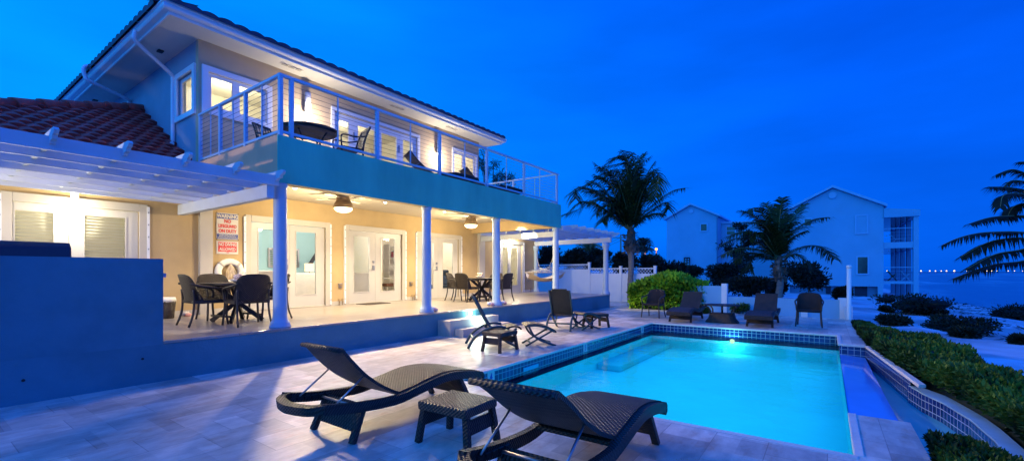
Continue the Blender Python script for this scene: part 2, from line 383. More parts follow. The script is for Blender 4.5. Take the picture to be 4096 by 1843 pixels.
def wall_x(mb, x0, x1, y0, y1, z0, z1, holes):
    t = MB(); wall_y(t, x0, x1, y0, y1, z0, z1, holes)
    return mb.add([(v[1], v[0], v[2]) for v in t.v], [f[::-1] for f in t.f])

# ---------------------------------------------------------------- ground, deck, sea
def shore_y(x):
    return -17.2 + .142 * min(x, 62) if x > 0 else -17.2
def ground_z(x, y):
    d = y - shore_y(x)
    if d < 0: z = -1.55 + max(.05 * d, -2.5)
    elif d < 5: z = -1.55 + .95 * d / 5
    elif d < 13: z = -.6 + .5 * (d - 5) / 8
    else: z = -.1
    if 0 < d < 60 and y < 2 and x < 200:
        z += .10 * math.sin(x * .9 + y * .4) * math.sin(y * 1.1 - x * .23) * min(1, d / 4) * (1 if y < -1.9 else 0)
    if 4 < x < 12 and -1.55 < y < -.4: z = -1.2
    return z
def axis(vals):
    return vals
gx = [-400, -150, -60, -25, -12, -5] + [-5 + .55 * i for i in range(1, 41)] + [17.0] + [17 + 1.0 * i for i in range(1, 50)] + [70, 80, 95, 120, 160, 240, 400, 800, 1800, 4000]
gy = [-2500, -900, -300, -120, -60, -40, -30] + [-26 + .6 * i for i in range(0, 41)] + [-1.55, -.5] + [7.19] + [8 + 1.5 * i for i in range(0, 30)] + [60, 80, 120, 200, 400, 900, 2500]
gx = sorted(set(round(v, 3) for v in gx)); gy = sorted(set(round(v, 3) for v in gy))
mb = MB(); nx, ny = len(gx), len(gy)
vs = [(x, y, ground_z(x, y)) for y in gy for x in gx]
fs = []
for j in range(ny - 1):
    for i in range(nx - 1):
        cx_, cy_ = (gx[i] + gx[i + 1]) / 2, (gy[j] + gy[j + 1]) / 2
        if -5 < cx_ < 17 and -.5 < cy_ < 7.19: continue
        fs.append((j * nx + i, j * nx + i + 1, (j + 1) * nx + i + 1, (j + 1) * nx + i))
mb.add(vs, fs, True)
struct(mb.build('ground', M['sand']))
mb = MB(); mb.quad((-3000, -7000, -1.52), (7000, -7000, -1.52), (7000, 2500, -1.52), (-3000, 2500, -1.52))
struct(mb.build('sea', M['sea']))
# low far shore on the horizon
mb = MB(); a = 1400
P0, P1 = at(3560, 1086, a), at(4500, 1086, a)
for k in range(60):
    p, q = P0.lerp(P1, k / 60), P0.lerp(P1, (k + 1) / 60)
    h = .2 + 1.2 * random.random() ** 2
    mb.bar((p.x, p.y, h / 2 - 1.5), (q.x, q.y, h / 2 - 1.5), 30, h + 1.5)
struct(mb.build('far_shore', paint('far shore', (.03, .07, .16), .9, .2)))

PX0, PX1, PY0, PY1 = 4.40, 12.60, -.20, 4.08     # pool opening
WZ = -.20                                          # water level
deck = MB()
def slab(x0, y0, x1, y1): deck.box(x0, y0, -.35, x1, y1, 0)
slab(-5, PY1 + .0, 17, 7.19); slab(-5, -.65, PX0, PY1); slab(PX1, -.2, 17, PY1); slab(11.10, -.62, 17, -.2); slab(PX0, -.65, 5.70, PY0)
struct(deck.build('pool_deck', M['deck']))
mb = MB(); mb.box(17.0, 3.6, -.3, 22.5, 7.19, -.012); mb.box(17.7, 7.19, -.3, 22.5, 13, -.012)
struct(mb.build('path', M['deck']))

# terrace platform with skewed far end
mb = MB()
poly = [(-3, 7.19), (16.95, 7.19), (17.62, 11.3), (-3, 11.3)]
mb.prism(poly, lambda x, y: (x, y, -.3), lambda x, y: (x, y, .49))
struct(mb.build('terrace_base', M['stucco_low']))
mb = MB()
poly2 = [(2.12, 7.175), (16.97, 7.175), (17.64, 11.0), (2.12, 11.0)]
mb.prism(poly2, lambda x, y: (x, y, .494), lambda x, y: (x, y, .53))
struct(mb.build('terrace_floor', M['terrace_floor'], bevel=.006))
mb = MB(); mb.box(7.21, 6.80, 0, 8.98, 7.188, .355); mb.box(7.34, 6.53, -.002, 9.08, 6.798, .18)
struct(mb.build('terrace_steps', M['step'], bevel=.008))

# ---------------------------------------------------------------- swimming pool
pool = thing('swimming_pool', 'rectangular turquoise lit swimming pool with navy tile band sunk in the stone deck', 'swimming pool', (8.5, 1.95, 0))
FLZ = -.66
mb = MB()
mb.quad((PX0, PY0, FLZ), (PX1, PY0, FLZ), (PX1, PY1, FLZ), (PX0, PY1, FLZ))
def pw(mb, x0, y0, x1, y1, z0, z1): mb.quad((x0, y0, z0), (x1, y1, z0), (x1, y1, z1), (x0, y0, z1))
for a in ((PX0, PY0, PX1, PY0), (PX1, PY0, PX1, PY1), (PX1, PY1, PX0, PY1), (PX0, PY1, PX0, PY0)):
    pw(mb, *a, FLZ, WZ - .045)
mb.build('basin', M['plaster'], pool)
mb = MB()
e = .004
pw(mb, PX1 - e, PY0, PX1 - e, PY1, WZ - .045, -.035); pw(mb, PX1, PY1 - e, PX0, PY1 - e, WZ - .045, -.035); pw(mb, PX0 + e, PY1, PX0 + e, PY0, WZ - .045, -.035)
pw(mb, 11.1, PY0 + e, PX1, PY0 + e, WZ - .045, -.035); pw(mb, PX0, PY0 + e, 5.7, PY0 + e, WZ - .045, -.035)
mb.build('tile_band', M['pooltile'], pool)
mb = MB(); c = .045   # coping nosing
mb.box(PX0, PY1 - .03, -.035, PX1 - .03, PY1 + .0, .006); mb.box(PX1 - .03, PY0 + .03, -.035, PX1 + .05, PY1, .006)
mb.box(PX0 - .05, PY0, -.035, PX0 + .03, PY1 - .03, .006); mb.box(11.08, PY0 - .04, -.035, PX1 + .05, PY0 + .03, .006); mb.box(PX0 + .03, PY0 - .04, -.035, 5.72, PY0 + .03, .006)
mb.box(11.05, -.60, -.035, 11.12, -.24, .006)
mb.prism([(11.05, -.6), (11.12, -.66), (7.7, -1.03), (7.66, -.95)], lambda x, y: (x, y, -.04), lambda x, y: (x, y, .006))
mb.build('coping', M['coping'], pool, bevel=.008)
mb = MB(); mb.box(8.9, 3.55, FLZ, PX1 - .01, PY1 - .005, -.53)
mb.build('bench', M['ledge'], pool, bevel=.02)
mb = MB()
for i in range(3): mb.box(PX0 + .01, 2.7, FLZ, PX0 + .35 + .3 * i, PY1 - .01, -.33 - .11 * i)
mb.build('pool_steps', M['plaster'], pool, bevel=.02)
for x, d in ((5.185, '4'), (8.33, '5'), (11.8, '6')):
    mb = MB(); mb.box(x - .085, PY1 - .014, -.195, x + .085, PY1 - .005, -.04); o = mb.build('depth_marker', M['coping'], pool)
    t = text(d, .16, M['signblue'], o, Matrix.Translation((x, PY1 - .016, -.115)) @ Matrix.Rotation(PI / 2, 4, 'X'), 'numeral', .004, .8)
mb = MB(); mb.box(6.04, PY1 - .02, -.19, 6.5, PY1 - .005, -.13); mb.build('skimmer_mouth', M['ledge'], pool)
mb = MB(); mb.tube([(PX1 - .004, 2.0, -.34), (PX1 - .04, 2.0, -.34)], [.06, .055], 18); mb.build('pool_lamp', M['bulb_pool'], pool)
# overflow edge, catch basin and its curved curb
mb = MB(); mb.quad((5.72, PY0, WZ - .004), (5.72, -.66, WZ - .03), (11.09, -.6, WZ - .03), (11.09, PY0, WZ - .004)); mb.quad((5.72, -.66, WZ - .03), (5.72, -.70, -.8), (11.09, -.68, -.8), (11.09, -.6, WZ - .03))
mb.build('overflow_edge', M['sill'], pool)
mb = MB(); pw(mb, 11.08, PY0, 11.08, -.62, -.6, -.03); pw(mb, 11.1, -.60, 8.15, -.93, -.9, -.03)
inner = [(8.20, -.915), (7.75, -1.0), (7.33, -1.13), (6.67, -1.24), (5.97, -1.27), (5.2, -1.22), (4.4, -1.10), (4.2, -.66)]
outer = [(8.18, -1.02), (7.75, -1.23), (7.16, -1.36), (6.46, -1.41), (5.66, -1.42), (4.9, -1.40), (4.2, -1.28), (4.0, -.66)]
for a, b in zip(inner, inner[1:]): pw(mb, a[0] - .004, a[1] + .010, b[0] - .004, b[1] + .010, -.9, -.13)
mb.build('basin_tile', M['pooltile'], pool)
mb = MB()
for i in range(len(inner) - 1):
    q = [inner[i], inner[i + 1], outer[i + 1], outer[i]]
    mb.prism(q, lambda x, y: (x, y, -.9), lambda x, y: (x, y, -.12))
mb.build('curb', M['curb'], pool)
mb = MB(); mb.quad((4.2, -1.3, -.9), (11.2, -1.3, -.9), (11.2, -.62, -.9), (4.2, -.62, -.9)); mb.build('basin_floor', M['plaster'], pool)
mb = MB(); mb.quad((4.15, -1.25, -.36), (8.2, -1.25, -.36), (8.2, -.67, -.36), (4.15, -.67, -.36)); mb.quad((8.2, -.97, -.36), (11.1, -.70, -.36), (11.1, -.67, -.36), (8.2, -.67, -.36))
struct(mb.build('basin_water', M['basin_water']))
mb = MB(); mb.quad((PX0, PY0, WZ), (PX1, PY0, WZ), (PX1, PY1, WZ), (PX0, PY1, WZ))
struct(mb.build('pool_water', M['water']))
lamp('pool_light', 'POINT', (PX1 - .14, 2.0, -.34), 15., (.45, .95, 1.0), pool, .012)
for xa, xb, en in ((PX0 + .12, PX1 - .12, 70.),):
    lamp('pool_fill_glow', 'AREA', ((xa + xb) / 2, (PY0 + PY1) / 2, -.222), en, (.25, .97, 1.0), pool, shape='RECTANGLE', size=xb - xa, size_y=PY1 - PY0 - .3)  # added panel under the surface, evening out the pool's glow

# ---------------------------------------------------------------- the villa
house = thing('villa', 'two storey ochre villa with red tiled hip roof, long balcony and lit french doors', 'house', (8.5, 11, 0))
DOORS = [(1.06, 2.98, 'zero'), (4.79, 6.94, 'd'), (7.40, 9.57, 'd'), (10.04, 12.22, 'd'), (14.62, 16.34, 'd')]
TR = .13
gh = [(a + TR, .53, b - TR, 2.64) for a, b, _ in DOORS]
mb = MB(); wall_y(mb, 11.0, 11.15, -1.3, 17.35, .48, 3.30, gh)
mb.box(-1.3, 11.15, .48, -1.15, 15, 3.3); mb.box(17.2, 11.15, .2, 17.35, 15, 3.3)
mb.build('ground_wall', M['stucco'], house)
mb = MB()
for a, b in ((2.99, 4.76), (6.96, 7.38), (9.59, 10.02), (12.24, 14.6), (16.36, 17.3)): MB().box(a, 10.975, .53, b, 10.998, .64).build('baseboard', M['trim'], house)
mb = MB(); mb.box(3.86, 10.90, .53, 4.10, 10.998, 2.86); mb.build('pilaster', M['trim'], house)
mb = MB(); mb.box(13.17, 10.90, .53, 13.52, 10.998, 2.96); mb.build('pilaster', M['trim'], house)
UW = [(3.98, 4.98, 5.33, 5.84), (7.07, 3.69, 10.08, 5.84), (11.83, 4.55, 13.07, 5.84)]
mb = MB(); wall_y(mb, 11.0, 11.15, 3.86, 13.25, 3.55, 6.44, UW)
mb.build('upper_wall', M['stucco_up'], house); mb = MB(); wall_x(mb, 3.86, 4.01, 11.15, 19.0, 3.3, 6.44, [(11.24, 4.97, 12.13, 5.84)])
mb.box(13.10, 11.15, 3.3, 13.25, 19, 6.44); mb.box(4.01, 18.85, 3.3, 13.10, 19, 6.44)
mb.build('upper_side_wall', M['stucco_side_blue'], house)

def pane(name, x0, z0, x1, z1, y, par): MB().quad((x0, y, z0), (x1, y, z0), (x1, y, z1), (x0, y, z1)).build(name, M['glass'], par)
def blinds(x0, z0, x1, z1, y, par, mat='blind'):
    mb = MB(); n = int((z1 - z0) / .055)
    for i in range(n):
        z = z0 + (i + .5) * (z1 - z0) / n; mb.quad((x0, y, z - .018), (x1, y, z - .018), (x1, y + .02, z + .014), (x0, y + .02, z + .014))
    mb.build('blind', M[mat], par)
def ring_y(mb, x0, z0, x1, z1, w, y0, y1):
    mb.box(x0, y0, z0, x0 + w, y1, z1); mb.box(x1 - w, y0, z0, x1, y1, z1); mb.box(x0 + w, y0, z1 - w, x1 - w, y1, z1); mb.box(x0 + w, y0, z0, x1 - w, y1, z0 + w)
def french(a, b, glass, mid, ztop=2.77, zb=.53, hand=True, track=True, bl=False, leafz=2.62):
    """one pair of glazed doors: trim > leaves, panes, handle"""
    mb = MB(); mb.box(a, 10.965, zb, a + TR, 11.02, ztop); mb.box(b - TR, 10.965, zb, b, 11.02, ztop); mb.box(a + TR, 10.965, leafz, b - TR, 11.02, ztop); mb.box(a + TR, 10.97, zb, b - TR, 11.05, zb + .025)
    d = mb.build('french_door', M['trim'], house, bevel=.006)
    for (g0, z0, g1, z1), (l0, l1) in zip(glass, ((a + TR + .004, mid - .003), (mid + .003, b - TR - .004))):
        mb = MB(); y0, y1 = 11.03, 11.075
        mb.box(l0, y0, zb + .03, g0, y1, leafz - .005); mb.box(g1, y0, zb + .03, l1, y1, leafz - .005); mb.box(g0, y0, zb + .03, g1, y1, z0); mb.box(g0, y0, z1, g1, y1, leafz - .005)
        ring_y(mb, g0 - .02, z0 - .02, g1 + .02, z1 + .02, .024, y0 - .012, y0 - .001)
        mb.build('door_leaf', M['leaf_door'], d)
        pane('pane', g0, z0, g1, z1, 11.05, d)
        if bl: blinds(g0 - .02, z0, g1 + .02, z1, 11.12, d)
    if hand:
        hv = MB(); hv.box(mid - .10, 11.005, zb + .98, mid - .04, 11.03, zb + 1.10); hv.tube([(mid - .07, 11.0, zb + 1.02), (mid - .07, 10.97, zb + 1.02), (mid - .19, 10.965, zb + 1.02)], .012, 6); hv.box(mid - .095, 11.0, zb + 1.18, mid - .045, 11.03, zb + 1.24)
        hv.build('handle', M['metal'], d)
    if track:
        for x in (a - .01, b + .01):
            mb = MB(); mb.box(x - .022, 10.955, zb + .03, x + .022, 10.999, ztop - .04); mb.build('shutter_track', M['rail'], d)
            mb = MB()
            for k in range(9): mb.box(x - .01, 10.948, zb + .15 + .24 * k, x + .01, 10.954, zb + .18 + .24 * k)
            mb.build('bolt_row', M['metal'], d)
    return d
french(1.06, 2.98, [(1.20 + .02, .85, 1.68, 2.48), (2.07, .85, 2.65, 2.48)], 1.87, bl=True, hand=False)
french(4.79, 6.94, [(5.10, .86, 5.62, 2.47), (6.02, .86, 6.56, 2.47)], 5.85)
french(7.40, 9.57, [(7.71, .86, 8.24, 2.47), (8.65, .86, 9.18, 2.47)], 8.45)
french(10.04, 12.22, [(10.36, .86, 10.86, 2.47), (11.30, .86, 11.83, 2.47)], 11.07)
french(14.62, 16.34, [(14.82, .87, 15.20, 2.48), (15.42, .87, 15.92, 2.48)], 15.30, bl=True)
# upper windows
def window(a, z0, b, z1, muntins, trim=.12, wide=True, bl=False, depth=.0):
    mb = MB(); ring_y(mb, a - trim, z0 - trim, b + trim, z1 + trim, trim, 10.955, 11.015)
    d = mb.build('window', M['rail'], house, bevel=.006)
    xs = [a] + muntins + [b]
    for p, q in zip(xs, xs[1:]):
        mb = MB(); ring_y(mb, p + .002, z0 + .002, q - .002, z1 - .002, .075, 11.03, 11.08); mb.build('sash', M['rail'], d)
        pane('pane', p + .075, z0 + .075, q - .075, z1 - .075, 11.05, d)
        if bl: blinds(p + .06, z0 + .06, q - .06, z1 - .06, 11.12, d)
    return d
window(3.98 + .06, 5.0, 5.28, 5.80, [4.62])
window(11.83, 4.57, 13.05, 5.82, [12.42], trim=.09, bl=True)
mb = MB(); ring_y(mb, 6.97, 3.66, 10.18, 5.94, .10, 10.955, 11.015); d = mb.build('balcony_door', M['rail'], house, bevel=.006)
for p, q, g0, g1 in ((7.07, 7.70, 7.2, 7.55), (7.70, 8.58, 7.85, 8.43), (8.58, 9.40, 8.68, 9.26), (9.40, 10.08, 9.52, 9.92)):
    mb = MB(); y0, y1 = 11.03, 11.08
    mb.box(p + .003, y0, 3.70, g0, y1, 5.83); mb.box(g1, y0, 3.70, q - .003, y1, 5.83); mb.box(g0, y0, 5.66, g1, y1, 5.83); mb.box(g0, y0, 3.70, g1, y1, 3.95)
    mb.build('door_leaf', M['rail'], d); pane('pane', g0, 3.95, g1, 5.66, 11.05, d)
hv = MB()
for x in (7.70, 9.34): hv.box(x - .015, 10.99, 5.2, x + .015, 11.03, 5.42)
hv.build('hinge', M['metal'], d)
# side window (left flank of upper floor)
mb = MB()
for (y0, z0, y1, z1) in ((11.12, 4.86, 11.24, 5.95), (12.13, 4.86, 12.25, 5.95), (11.24, 5.84, 12.13, 5.95), (11.24, 4.86, 12.13, 4.97)): mb.box(3.815, y0, z0, 3.875, y1, z1)
d = mb.build('window', M['rail'], house)
mb = MB()
for (y0, z0, y1, z1) in ((11.245, 4.975, 11.31, 5.835), (12.06, 4.975, 12.125, 5.835), (11.31, 5.76, 12.06, 5.835), (11.31, 4.975, 12.06, 5.05)): mb.box(3.90, y0, z0, 3.95, y1, z1)
mb.build('sash', M['rail'], d); MB().quad((3.925, 12.06, 5.05), (3.925, 11.31, 5.05), (3.925, 11.31, 5.76), (3.925, 12.06, 5.76)).build('pane', M['glass'], d)

# balcony: beams, slab, ceiling
mb = MB(); mb.box(3.66, 7.25, 2.90, 13.02, 7.275, 3.67); mb.box(12.995, 7.275, 2.90, 13.02, 10.998, 3.67)
mb.build('balcony_beam', M['stucco_band_blue'], house)  # thin facing in the blue toned stucco over the yellow core
mb = MB(); mb.box(3.66, 7.276, 2.90, 3.86, 10.998, 3.67); mb.build('balcony_side', M['stucco_warm_lit'], house)
mb = MB(); mb.box(3.861, 7.276, 2.902, 12.819, 7.47, 3.669); mb.build('beam_core', M['stucco'], house); mb = MB(); mb.box(12.82, 7.276, 2.902, 12.994, 10.998, 3.669); mb.build('beam_core', M['stucco'], house)
mb = MB(); mb.box(3.86, 7.47, 3.25, 12.82, 10.999, 3.62); mb.build('balcony_slab', M['ceiling'], house)
for x in (3.755, 7.04, 9.62, 12.88):
    mb = MB(); mb.lathe([(.165, 0), (.165, .035), (.15, .05), (.155, .075), (.135, .10), (.115, .14), (.108, .2), (.104, 1.3), (.1, 2.2), (.1, 2.30), (.118, 2.32), (.118, 2.38)], (x, 7.37, .53), 28)
    mb.build('column', M['column'], house)

# main hip roof
EX0, EX1, EY0, EY1, EZ = 3.02, 13.98, 10.22, 19.8, 6.56
mb = MB(); mb.quad((EX0 + .12, EY0 + .12, 6.44), (EX0 + .12, EY1, 6.44), (EX1 - .12, EY1, 6.44), (EX1 - .12, EY0 + .12, 6.44)); mb.build('soffit', M['soffit'], house)
mb = MB()
for z0, z1, o, w in ((6.41, 6.60, .12, .03),):
    mb.box(EX0 + o, EY0 + o, z0, EX1 - o, EY0 + o + w, z1); mb.box(EX0 + o, EY0 + o + w, z0, EX0 + o + w, EY1, z1); mb.box(EX1 - o - w, EY0 + o + w, z0, EX1 - o, EY1, z1)
mb.build('fascia', M['rail'], house)
prof = [(.0, 6.47), (-.09, 6.475), (-.115, 6.50), (-.118, 6.56), (-.14, 6.575), (-.14, 6.60), (.0, 6.60)]   # gutter section, outward negative
mb = MB(); o = .119
mb.prism(prof, lambda u, z: (EX0 + o + u, EY0 + o + u, z), lambda u, z: (EX1 - o - u, EY0 + o + u, z))
mb.prism(prof, lambda u, z: (EX0 + o + u, EY0 + o + u + .001, z), lambda u, z: (EX0 + o + u, EY1, z))
mb.prism(prof, lambda u, z: (EX1 - o - u, EY0 + o + u + .001, z), lambda u, z: (EX1 - o - u, EY1, z))
mb.build('gutter', M['rail'], house)
def tile_roof(mb, org, u, v, nrm, nu, nv, tw, tl, keep, amp=.035, step=.04):
    """overlapping rounded tiles over a slope: u along the eave, v up the slope"""
    K = 6
    for j in range(nv):
        for i in range(nu):
            sh = (j % 2) * .5
            a0 = (i + sh) * tw; b0 = j * tl
            c = org + u * (a0 + tw / 2) + v * (b0 + tl / 2)
            if not keep(c): continue
            vs = []; jz = random.uniform(-.004, .006)
            for e, (b, lift) in enumerate(((b0 - .03, step), (b0 - .03, step + .0), (b0 + tl * .5, step * .55), (b0 + tl + .01, .0))):
                for k in range(K + 1):
                    t = k / K; h = amp * math.sin(PI * t) ** .8 + (lift if e else -.01) + jz
                    vs.append(org + u * (a0 + tw * t) + v * b + nrm * (h if e else -.015))
            fs = [(r * (K + 1) + k, r * (K + 1) + k + 1, (r + 1) * (K + 1) + k + 1, (r + 1) * (K + 1) + k) for r in range(3) for k in range(K)]
            mb.add(vs, fs)
sl = math.tan(R(17)); rise = sl * (EY1 - EY0) / 2; xm = (EY1 - EY0) / 2
A_, B_, C_, D_ = Vector((EX0, EY0, 6.605)), Vector((EX1, EY0, 6.605)), Vector((EX1, EY1, 6.605)), Vector((EX0, EY1, 6.605))
E_, F_ = Vector((EX0 + xm, EY0 + xm, 6.605 + rise)), Vector((EX1 - xm, EY0 + xm, 6.605 + rise))
mb = MB(); mb.add([A_, B_, C_, D_, E_, F_], [(0, 1, 5, 4), (2, 3, 4, 5), (1, 2, 5), (3, 0, 4)]); rf = mb.build('roof', M['dark_tile'], house)
mb = MB(); nv_ = Vector((0, -math.sin(R(17)), math.cos(R(17)))); vv = Vector((0, math.cos(R(17)), math.sin(R(17))))
tile_roof(mb, Vector((EX0, EY0 - .05, 6.60)), Vector((1, 0, 0)), vv, nv_, int((EX1 - EX0) / .3), 3, .30, .36, lambda c: EX0 < c.x < EX1)
nl = Vector((-math.sin(R(17)), 0, math.cos(R(17)))); vl = Vector((math.cos(R(17)), 0, math.sin(R(17))))
tile_roof(mb, Vector((EX0 - .05, EY1, 6.60)), Vector((0, -1, 0)), vl, nl, int((EY1 - EY0) / .3), 2, .30, .36, lambda c: c.y > EY0)
mb.build('eave_tile_course', M['dark_tile'], rf)
for x, y in ((5.71, 10.66), (8.97, 10.66), (11.37, 10.66)):
    mb = MB(); mb.box(x - .27, y - .06, 6.428, x + .27, y + .06, 6.439); v_ = mb.build('soffit_vent', M['soffit'], house)
    mb = MB()
    for k in range(3): mb.box(x - .24 + .17 * k, y - .045, 6.42, x - .10 + .17 * k, y + .045, 6.427)
    mb.build('grille', paint('vent grille', (.42, .38, .32), .7), v_)
for x, y in ((3.57, 12.3), (3.5, 17.4)):
    mb = MB(); mb.box(x - .05, y - .07, 6.41, x + .05, y + .07, 6.439); mb.build('soffit_lamp', M['black'], house)
mb = MB(); mb.tube(smooth_path([(3.02, 11.85, 6.52), (3.0, 11.85, 6.40), (3.06, 11.9, 6.28), (3.72, 12.22, 5.98), (3.80, 12.28, 5.88), (3.80, 12.28, 5.6), (3.80, 12.28, 4.6), (3.80, 12.28, 4.42), (3.74, 12.15, 4.36)], 3), .042, 8); mb.build('downpipe', M['rail'], house)
mb = MB(); mb.tube(smooth_path([(3.02, 15.3, 6.60), (2.93, 15.3, 6.66), (2.86, 15.3, 6.55), (2.9, 15.3, 6.36), (3.0, 15.3, 6.28), (3.74, 15.45, 6.12), (3.80, 15.5, 6.02), (3.80, 15.5, 5.3)], 3), .045, 8); mb.build('downpipe', M['rail'], house)
# lower tiled roof of the left wing
HX, HY, HZ = 3.86, 14.6, 5.66; LS = math.atan((5.66 - 4.06) / (14.6 - 11.75))
EYL = 10.55; EZL = HZ - (HY - EYL) * math.tan(LS); HL = .755
mb = MB(); mb.add([(HX - (HY - EYL) / HL, EYL, EZL), (HX, EYL, EZL), (HX, HY, HZ), (HX - (HY - EYL) / HL, 18.6, EZL), (HX, 18.6, EZL)], [(0, 1, 2), (0, 2, 3), (3, 2, 4)])
rl = mb.build('wing_roof', M['roof'], house)
mb = MB(); n2 = Vector((0, -math.sin(LS), math.cos(LS))); v2 = Vector((0, math.cos(LS), math.sin(LS))); slen = (HY - EYL) / math.cos(LS)
tile_roof(mb, Vector((-2.2, EYL - .03, EZL - .01)) + n2 * .01, Vector((1, 0, 0)), v2, n2, 26, int(slen / .25) + 1, .235, .25, lambda c: c.x < HX - .05 and c.x > HX - (HY - c.y) / HL - .05 and c.y < HY)
mb.build('roof_tiles', M['roof'], rl)
mb = MB(); a = Vector((HX - (HY - EYL) / HL, EYL, EZL + .03)); b = Vector((HX + .0, HY, HZ + .05)); n = 13
for i in range(n): mb.tube([a.lerp(b, i / n), a.lerp(b, (i + 1.12) / n)], [.135, .10], 10)
mb.build('ridge_tiles', M['ridge'], rl)
mb = MB(); mb.box(-1.5, 10.52, 3.22, 3.85, 10.55, 3.42); mb.build('wing_fascia', M['rail'], rl)
mb = MB(); mb.quad((-1.5, 10.55, 3.30), (-1.5, 10.999, 3.30), (3.85, 10.999, 3.30), (3.85, 10.55, 3.30)); mb.build('wing_soffit', M['soffit'], rl)
mb = MB(); mb.box(13.0, 11.0, 3.31, 17.6, 15.2, 3.42); mb.build('flat_roof', M['trim'], house)

# rooms seen through the glass
def room(name, x0, x1, y1, z0, z1, mat, left=True, y0=11.16):
    mb = MB()
    if left: mb.quad((x0, y0, z0), (x0, y1, z0), (x0, y1, z1), (x0, y0, z1))
    mb.quad((x0, y0, z0 - .001), (x1, y0, z0 - .001), (x1, y0 + .001, z0 - .001), (x0, y0 + .001, z0 - .001)); mb.quad((x1, y0, z0), (x1, y0, z1), (x1, y1, z1), (x1, y1, z0))
    mb.quad((x0, y1, z0), (x1, y1, z0), (x1, y1, z1), (x0, y1, z1)); mb.quad((x0, y0, z1), (x0, y1, z1), (x1, y1, z1), (x1, y0, z1)); mb.quad((x0, y0, z0), (x1, y0, z0), (x1, y1, z0), (x0, y1, z0))
    return mb.build(name, M[mat], house)
lr = room('living_room', 4.2, 13.62, 15.6, .531, 3.2, 'room')
mb = MB(); mb.box(4.3, 15.5, .54, 10.3, 15.58, 3.19); mb.build('blue_room_wall', M['blue_wall'], house)
mb = MB(); mb.box(10.3, 13.2, .54, 10.42, 15.58, 3.19); mb.build('partition', M['room'], house)
mb = MB(); ring_y(mb, 7.47, 1.6, 8.55, 2.26, .06, 15.44, 15.49); sw = mb.build('shuttered_window', M['metal'], house); mb = MB()
for k in range(9): mb.box(7.55, 15.45, 1.68 + .06 * k, 8.47, 15.47, 1.71 + .06 * k)
mb.build('louvre', paint('olive louvre', (.22, .26, .16)), sw)
mb = MB(); mb.bar((8.55, 15.0, 1.5), (9.3, 15.0, 2.6), .05, .12); mb.build('stair_rail', M['black'], house)
room('left_room', -.5, 3.6, 13.6, .531, 3.2, 'room_up'); room('right_room', 13.7, 17.1, 13.6, .531, 3.2, 'room_up')
room('corner_bedroom', 4.02, 6.6, 14, 3.6, 6.40, 'room_up', False); r2 = room('balcony_bedroom', 6.65, 11.2, 14.5, 3.6, 6.40, 'room_up'); room('far_bedroom', 11.25, 13.08, 14, 3.6, 6.40, 'room_up')
mb = MB(); mb.box(8.9, 12.2, 6.385, 9.5, 12.5, 6.395); mb.build('air_vent', paint('vent', (.4, .36, .3)), r2)
for x, y, z, e, c, s in ((7.17, 11.9, 2.2, 62, (1, .95, .86), .1), (10.1, 11.9, 2.2, 55, (1, .93, .80), .1), (4.9, 11.9, 2.3, 45, (1, .95, .88), .1), (6.2, 13.2, 2.9, 60, (1, .95, .86), .12), (8.9, 13.4, 2.95, 60, (1, .92, .76), .12), (12.2, 12.9, 2.9, 110, (1, .92, .76), .15), (1.7, 12.3, 2.8, 45, (1, .93, .62), .15), (15.3, 12.4, 2.8, 75, (1, .92, .70), .15),  # low ones by the doors: added fill lights hidden behind the wall piers
                      (5.2, 12.6, 5.9, 95, (1, .91, .64), .15), (8.8, 12.8, 5.9, 95, (1, .91, .66), .15), (12.2, 12.5, 5.9, 80, (1, .88, .66), .15)):
    lamp('room_and_fill_light', 'POINT', (x, y, z), e, c, house, s)

# ---------------------------------------------------------------- pergolas
def scallop(x0, x1, ya, yb, z0, z1):
    """rafter along Y with a stepped, rounded tail towards -Y"""
    h = z1 - z0
    pr = [(yb, z0), (ya + .20, z0), (ya + .19, z0 + .03), (ya + .10, z0 + .035), (ya + .085, z0 + .075), (ya + .03, z0 + .085), (ya, z0 + .12), (ya + .01, z1 - .02), (ya + .04, z1), (yb, z1)]
    return pr
def pergola(name, label, xs, slat_x, beams, loc, cols=(), skew=0., front=6.93):
    t = thing(name, label, 'pergola', loc)
    for x in xs:
        mb = MB(); mb.prism(scallop(0, 0, front, 10.95, 2.895, 3.05), lambda y, z: (x - .022 + skew * (y - 7.2), y, z), lambda y, z: (x + .022 + skew * (y - 7.2), y, z)); mb.build('rafter', M['pergola'], t)
    for y in (7.20, 7.75, 8.33, 8.92, 9.52, 10.12, 10.72):
        mb = MB(); mb.box(slat_x[0], y - .02, 2.827, slat_x[1] + skew * (y - 7.2), y + .02, 2.985); mb.build('slat', M['pergola'], t)
    for (x, y0, y1, z0, z1) in beams:
        mb = MB(); mb.prism([(y0, z0), (y1, z0), (y1, z1), (y0, z1)], lambda y, z: (x - .06 + skew * (y - 7.2), y, z), lambda y, z: (x + .06 + skew * (y - 7.2), y, z)); mb.build('beam', M['pergola'], t, bevel=.006)
    for x, y in cols:
        mb = MB(); mb.lathe([(.165, 0), (.165, .035), (.15, .05), (.155, .075), (.135, .10), (.115, .14), (.108, .2), (.103, 1.2), (.1, 1.85), (.115, 1.88), (.145, 1.95), (.15, 2.0), (.15, 2.09)], (x, y, .53), 28); mb.build('column', M['column'], t)
    return t
pergola('pergola', 'white slatted pergola over the left terrace, in front of the red tiled roof', [-.18, .44, 1.08, 1.72, 2.35, 2.98, 3.60], (-.6, 3.64), [(3.53, 7.22, 10.95, 2.62, 2.826), (-.5, 7.22, 10.95, 2.62, 2.826)], (1.5, 7.25, .53))
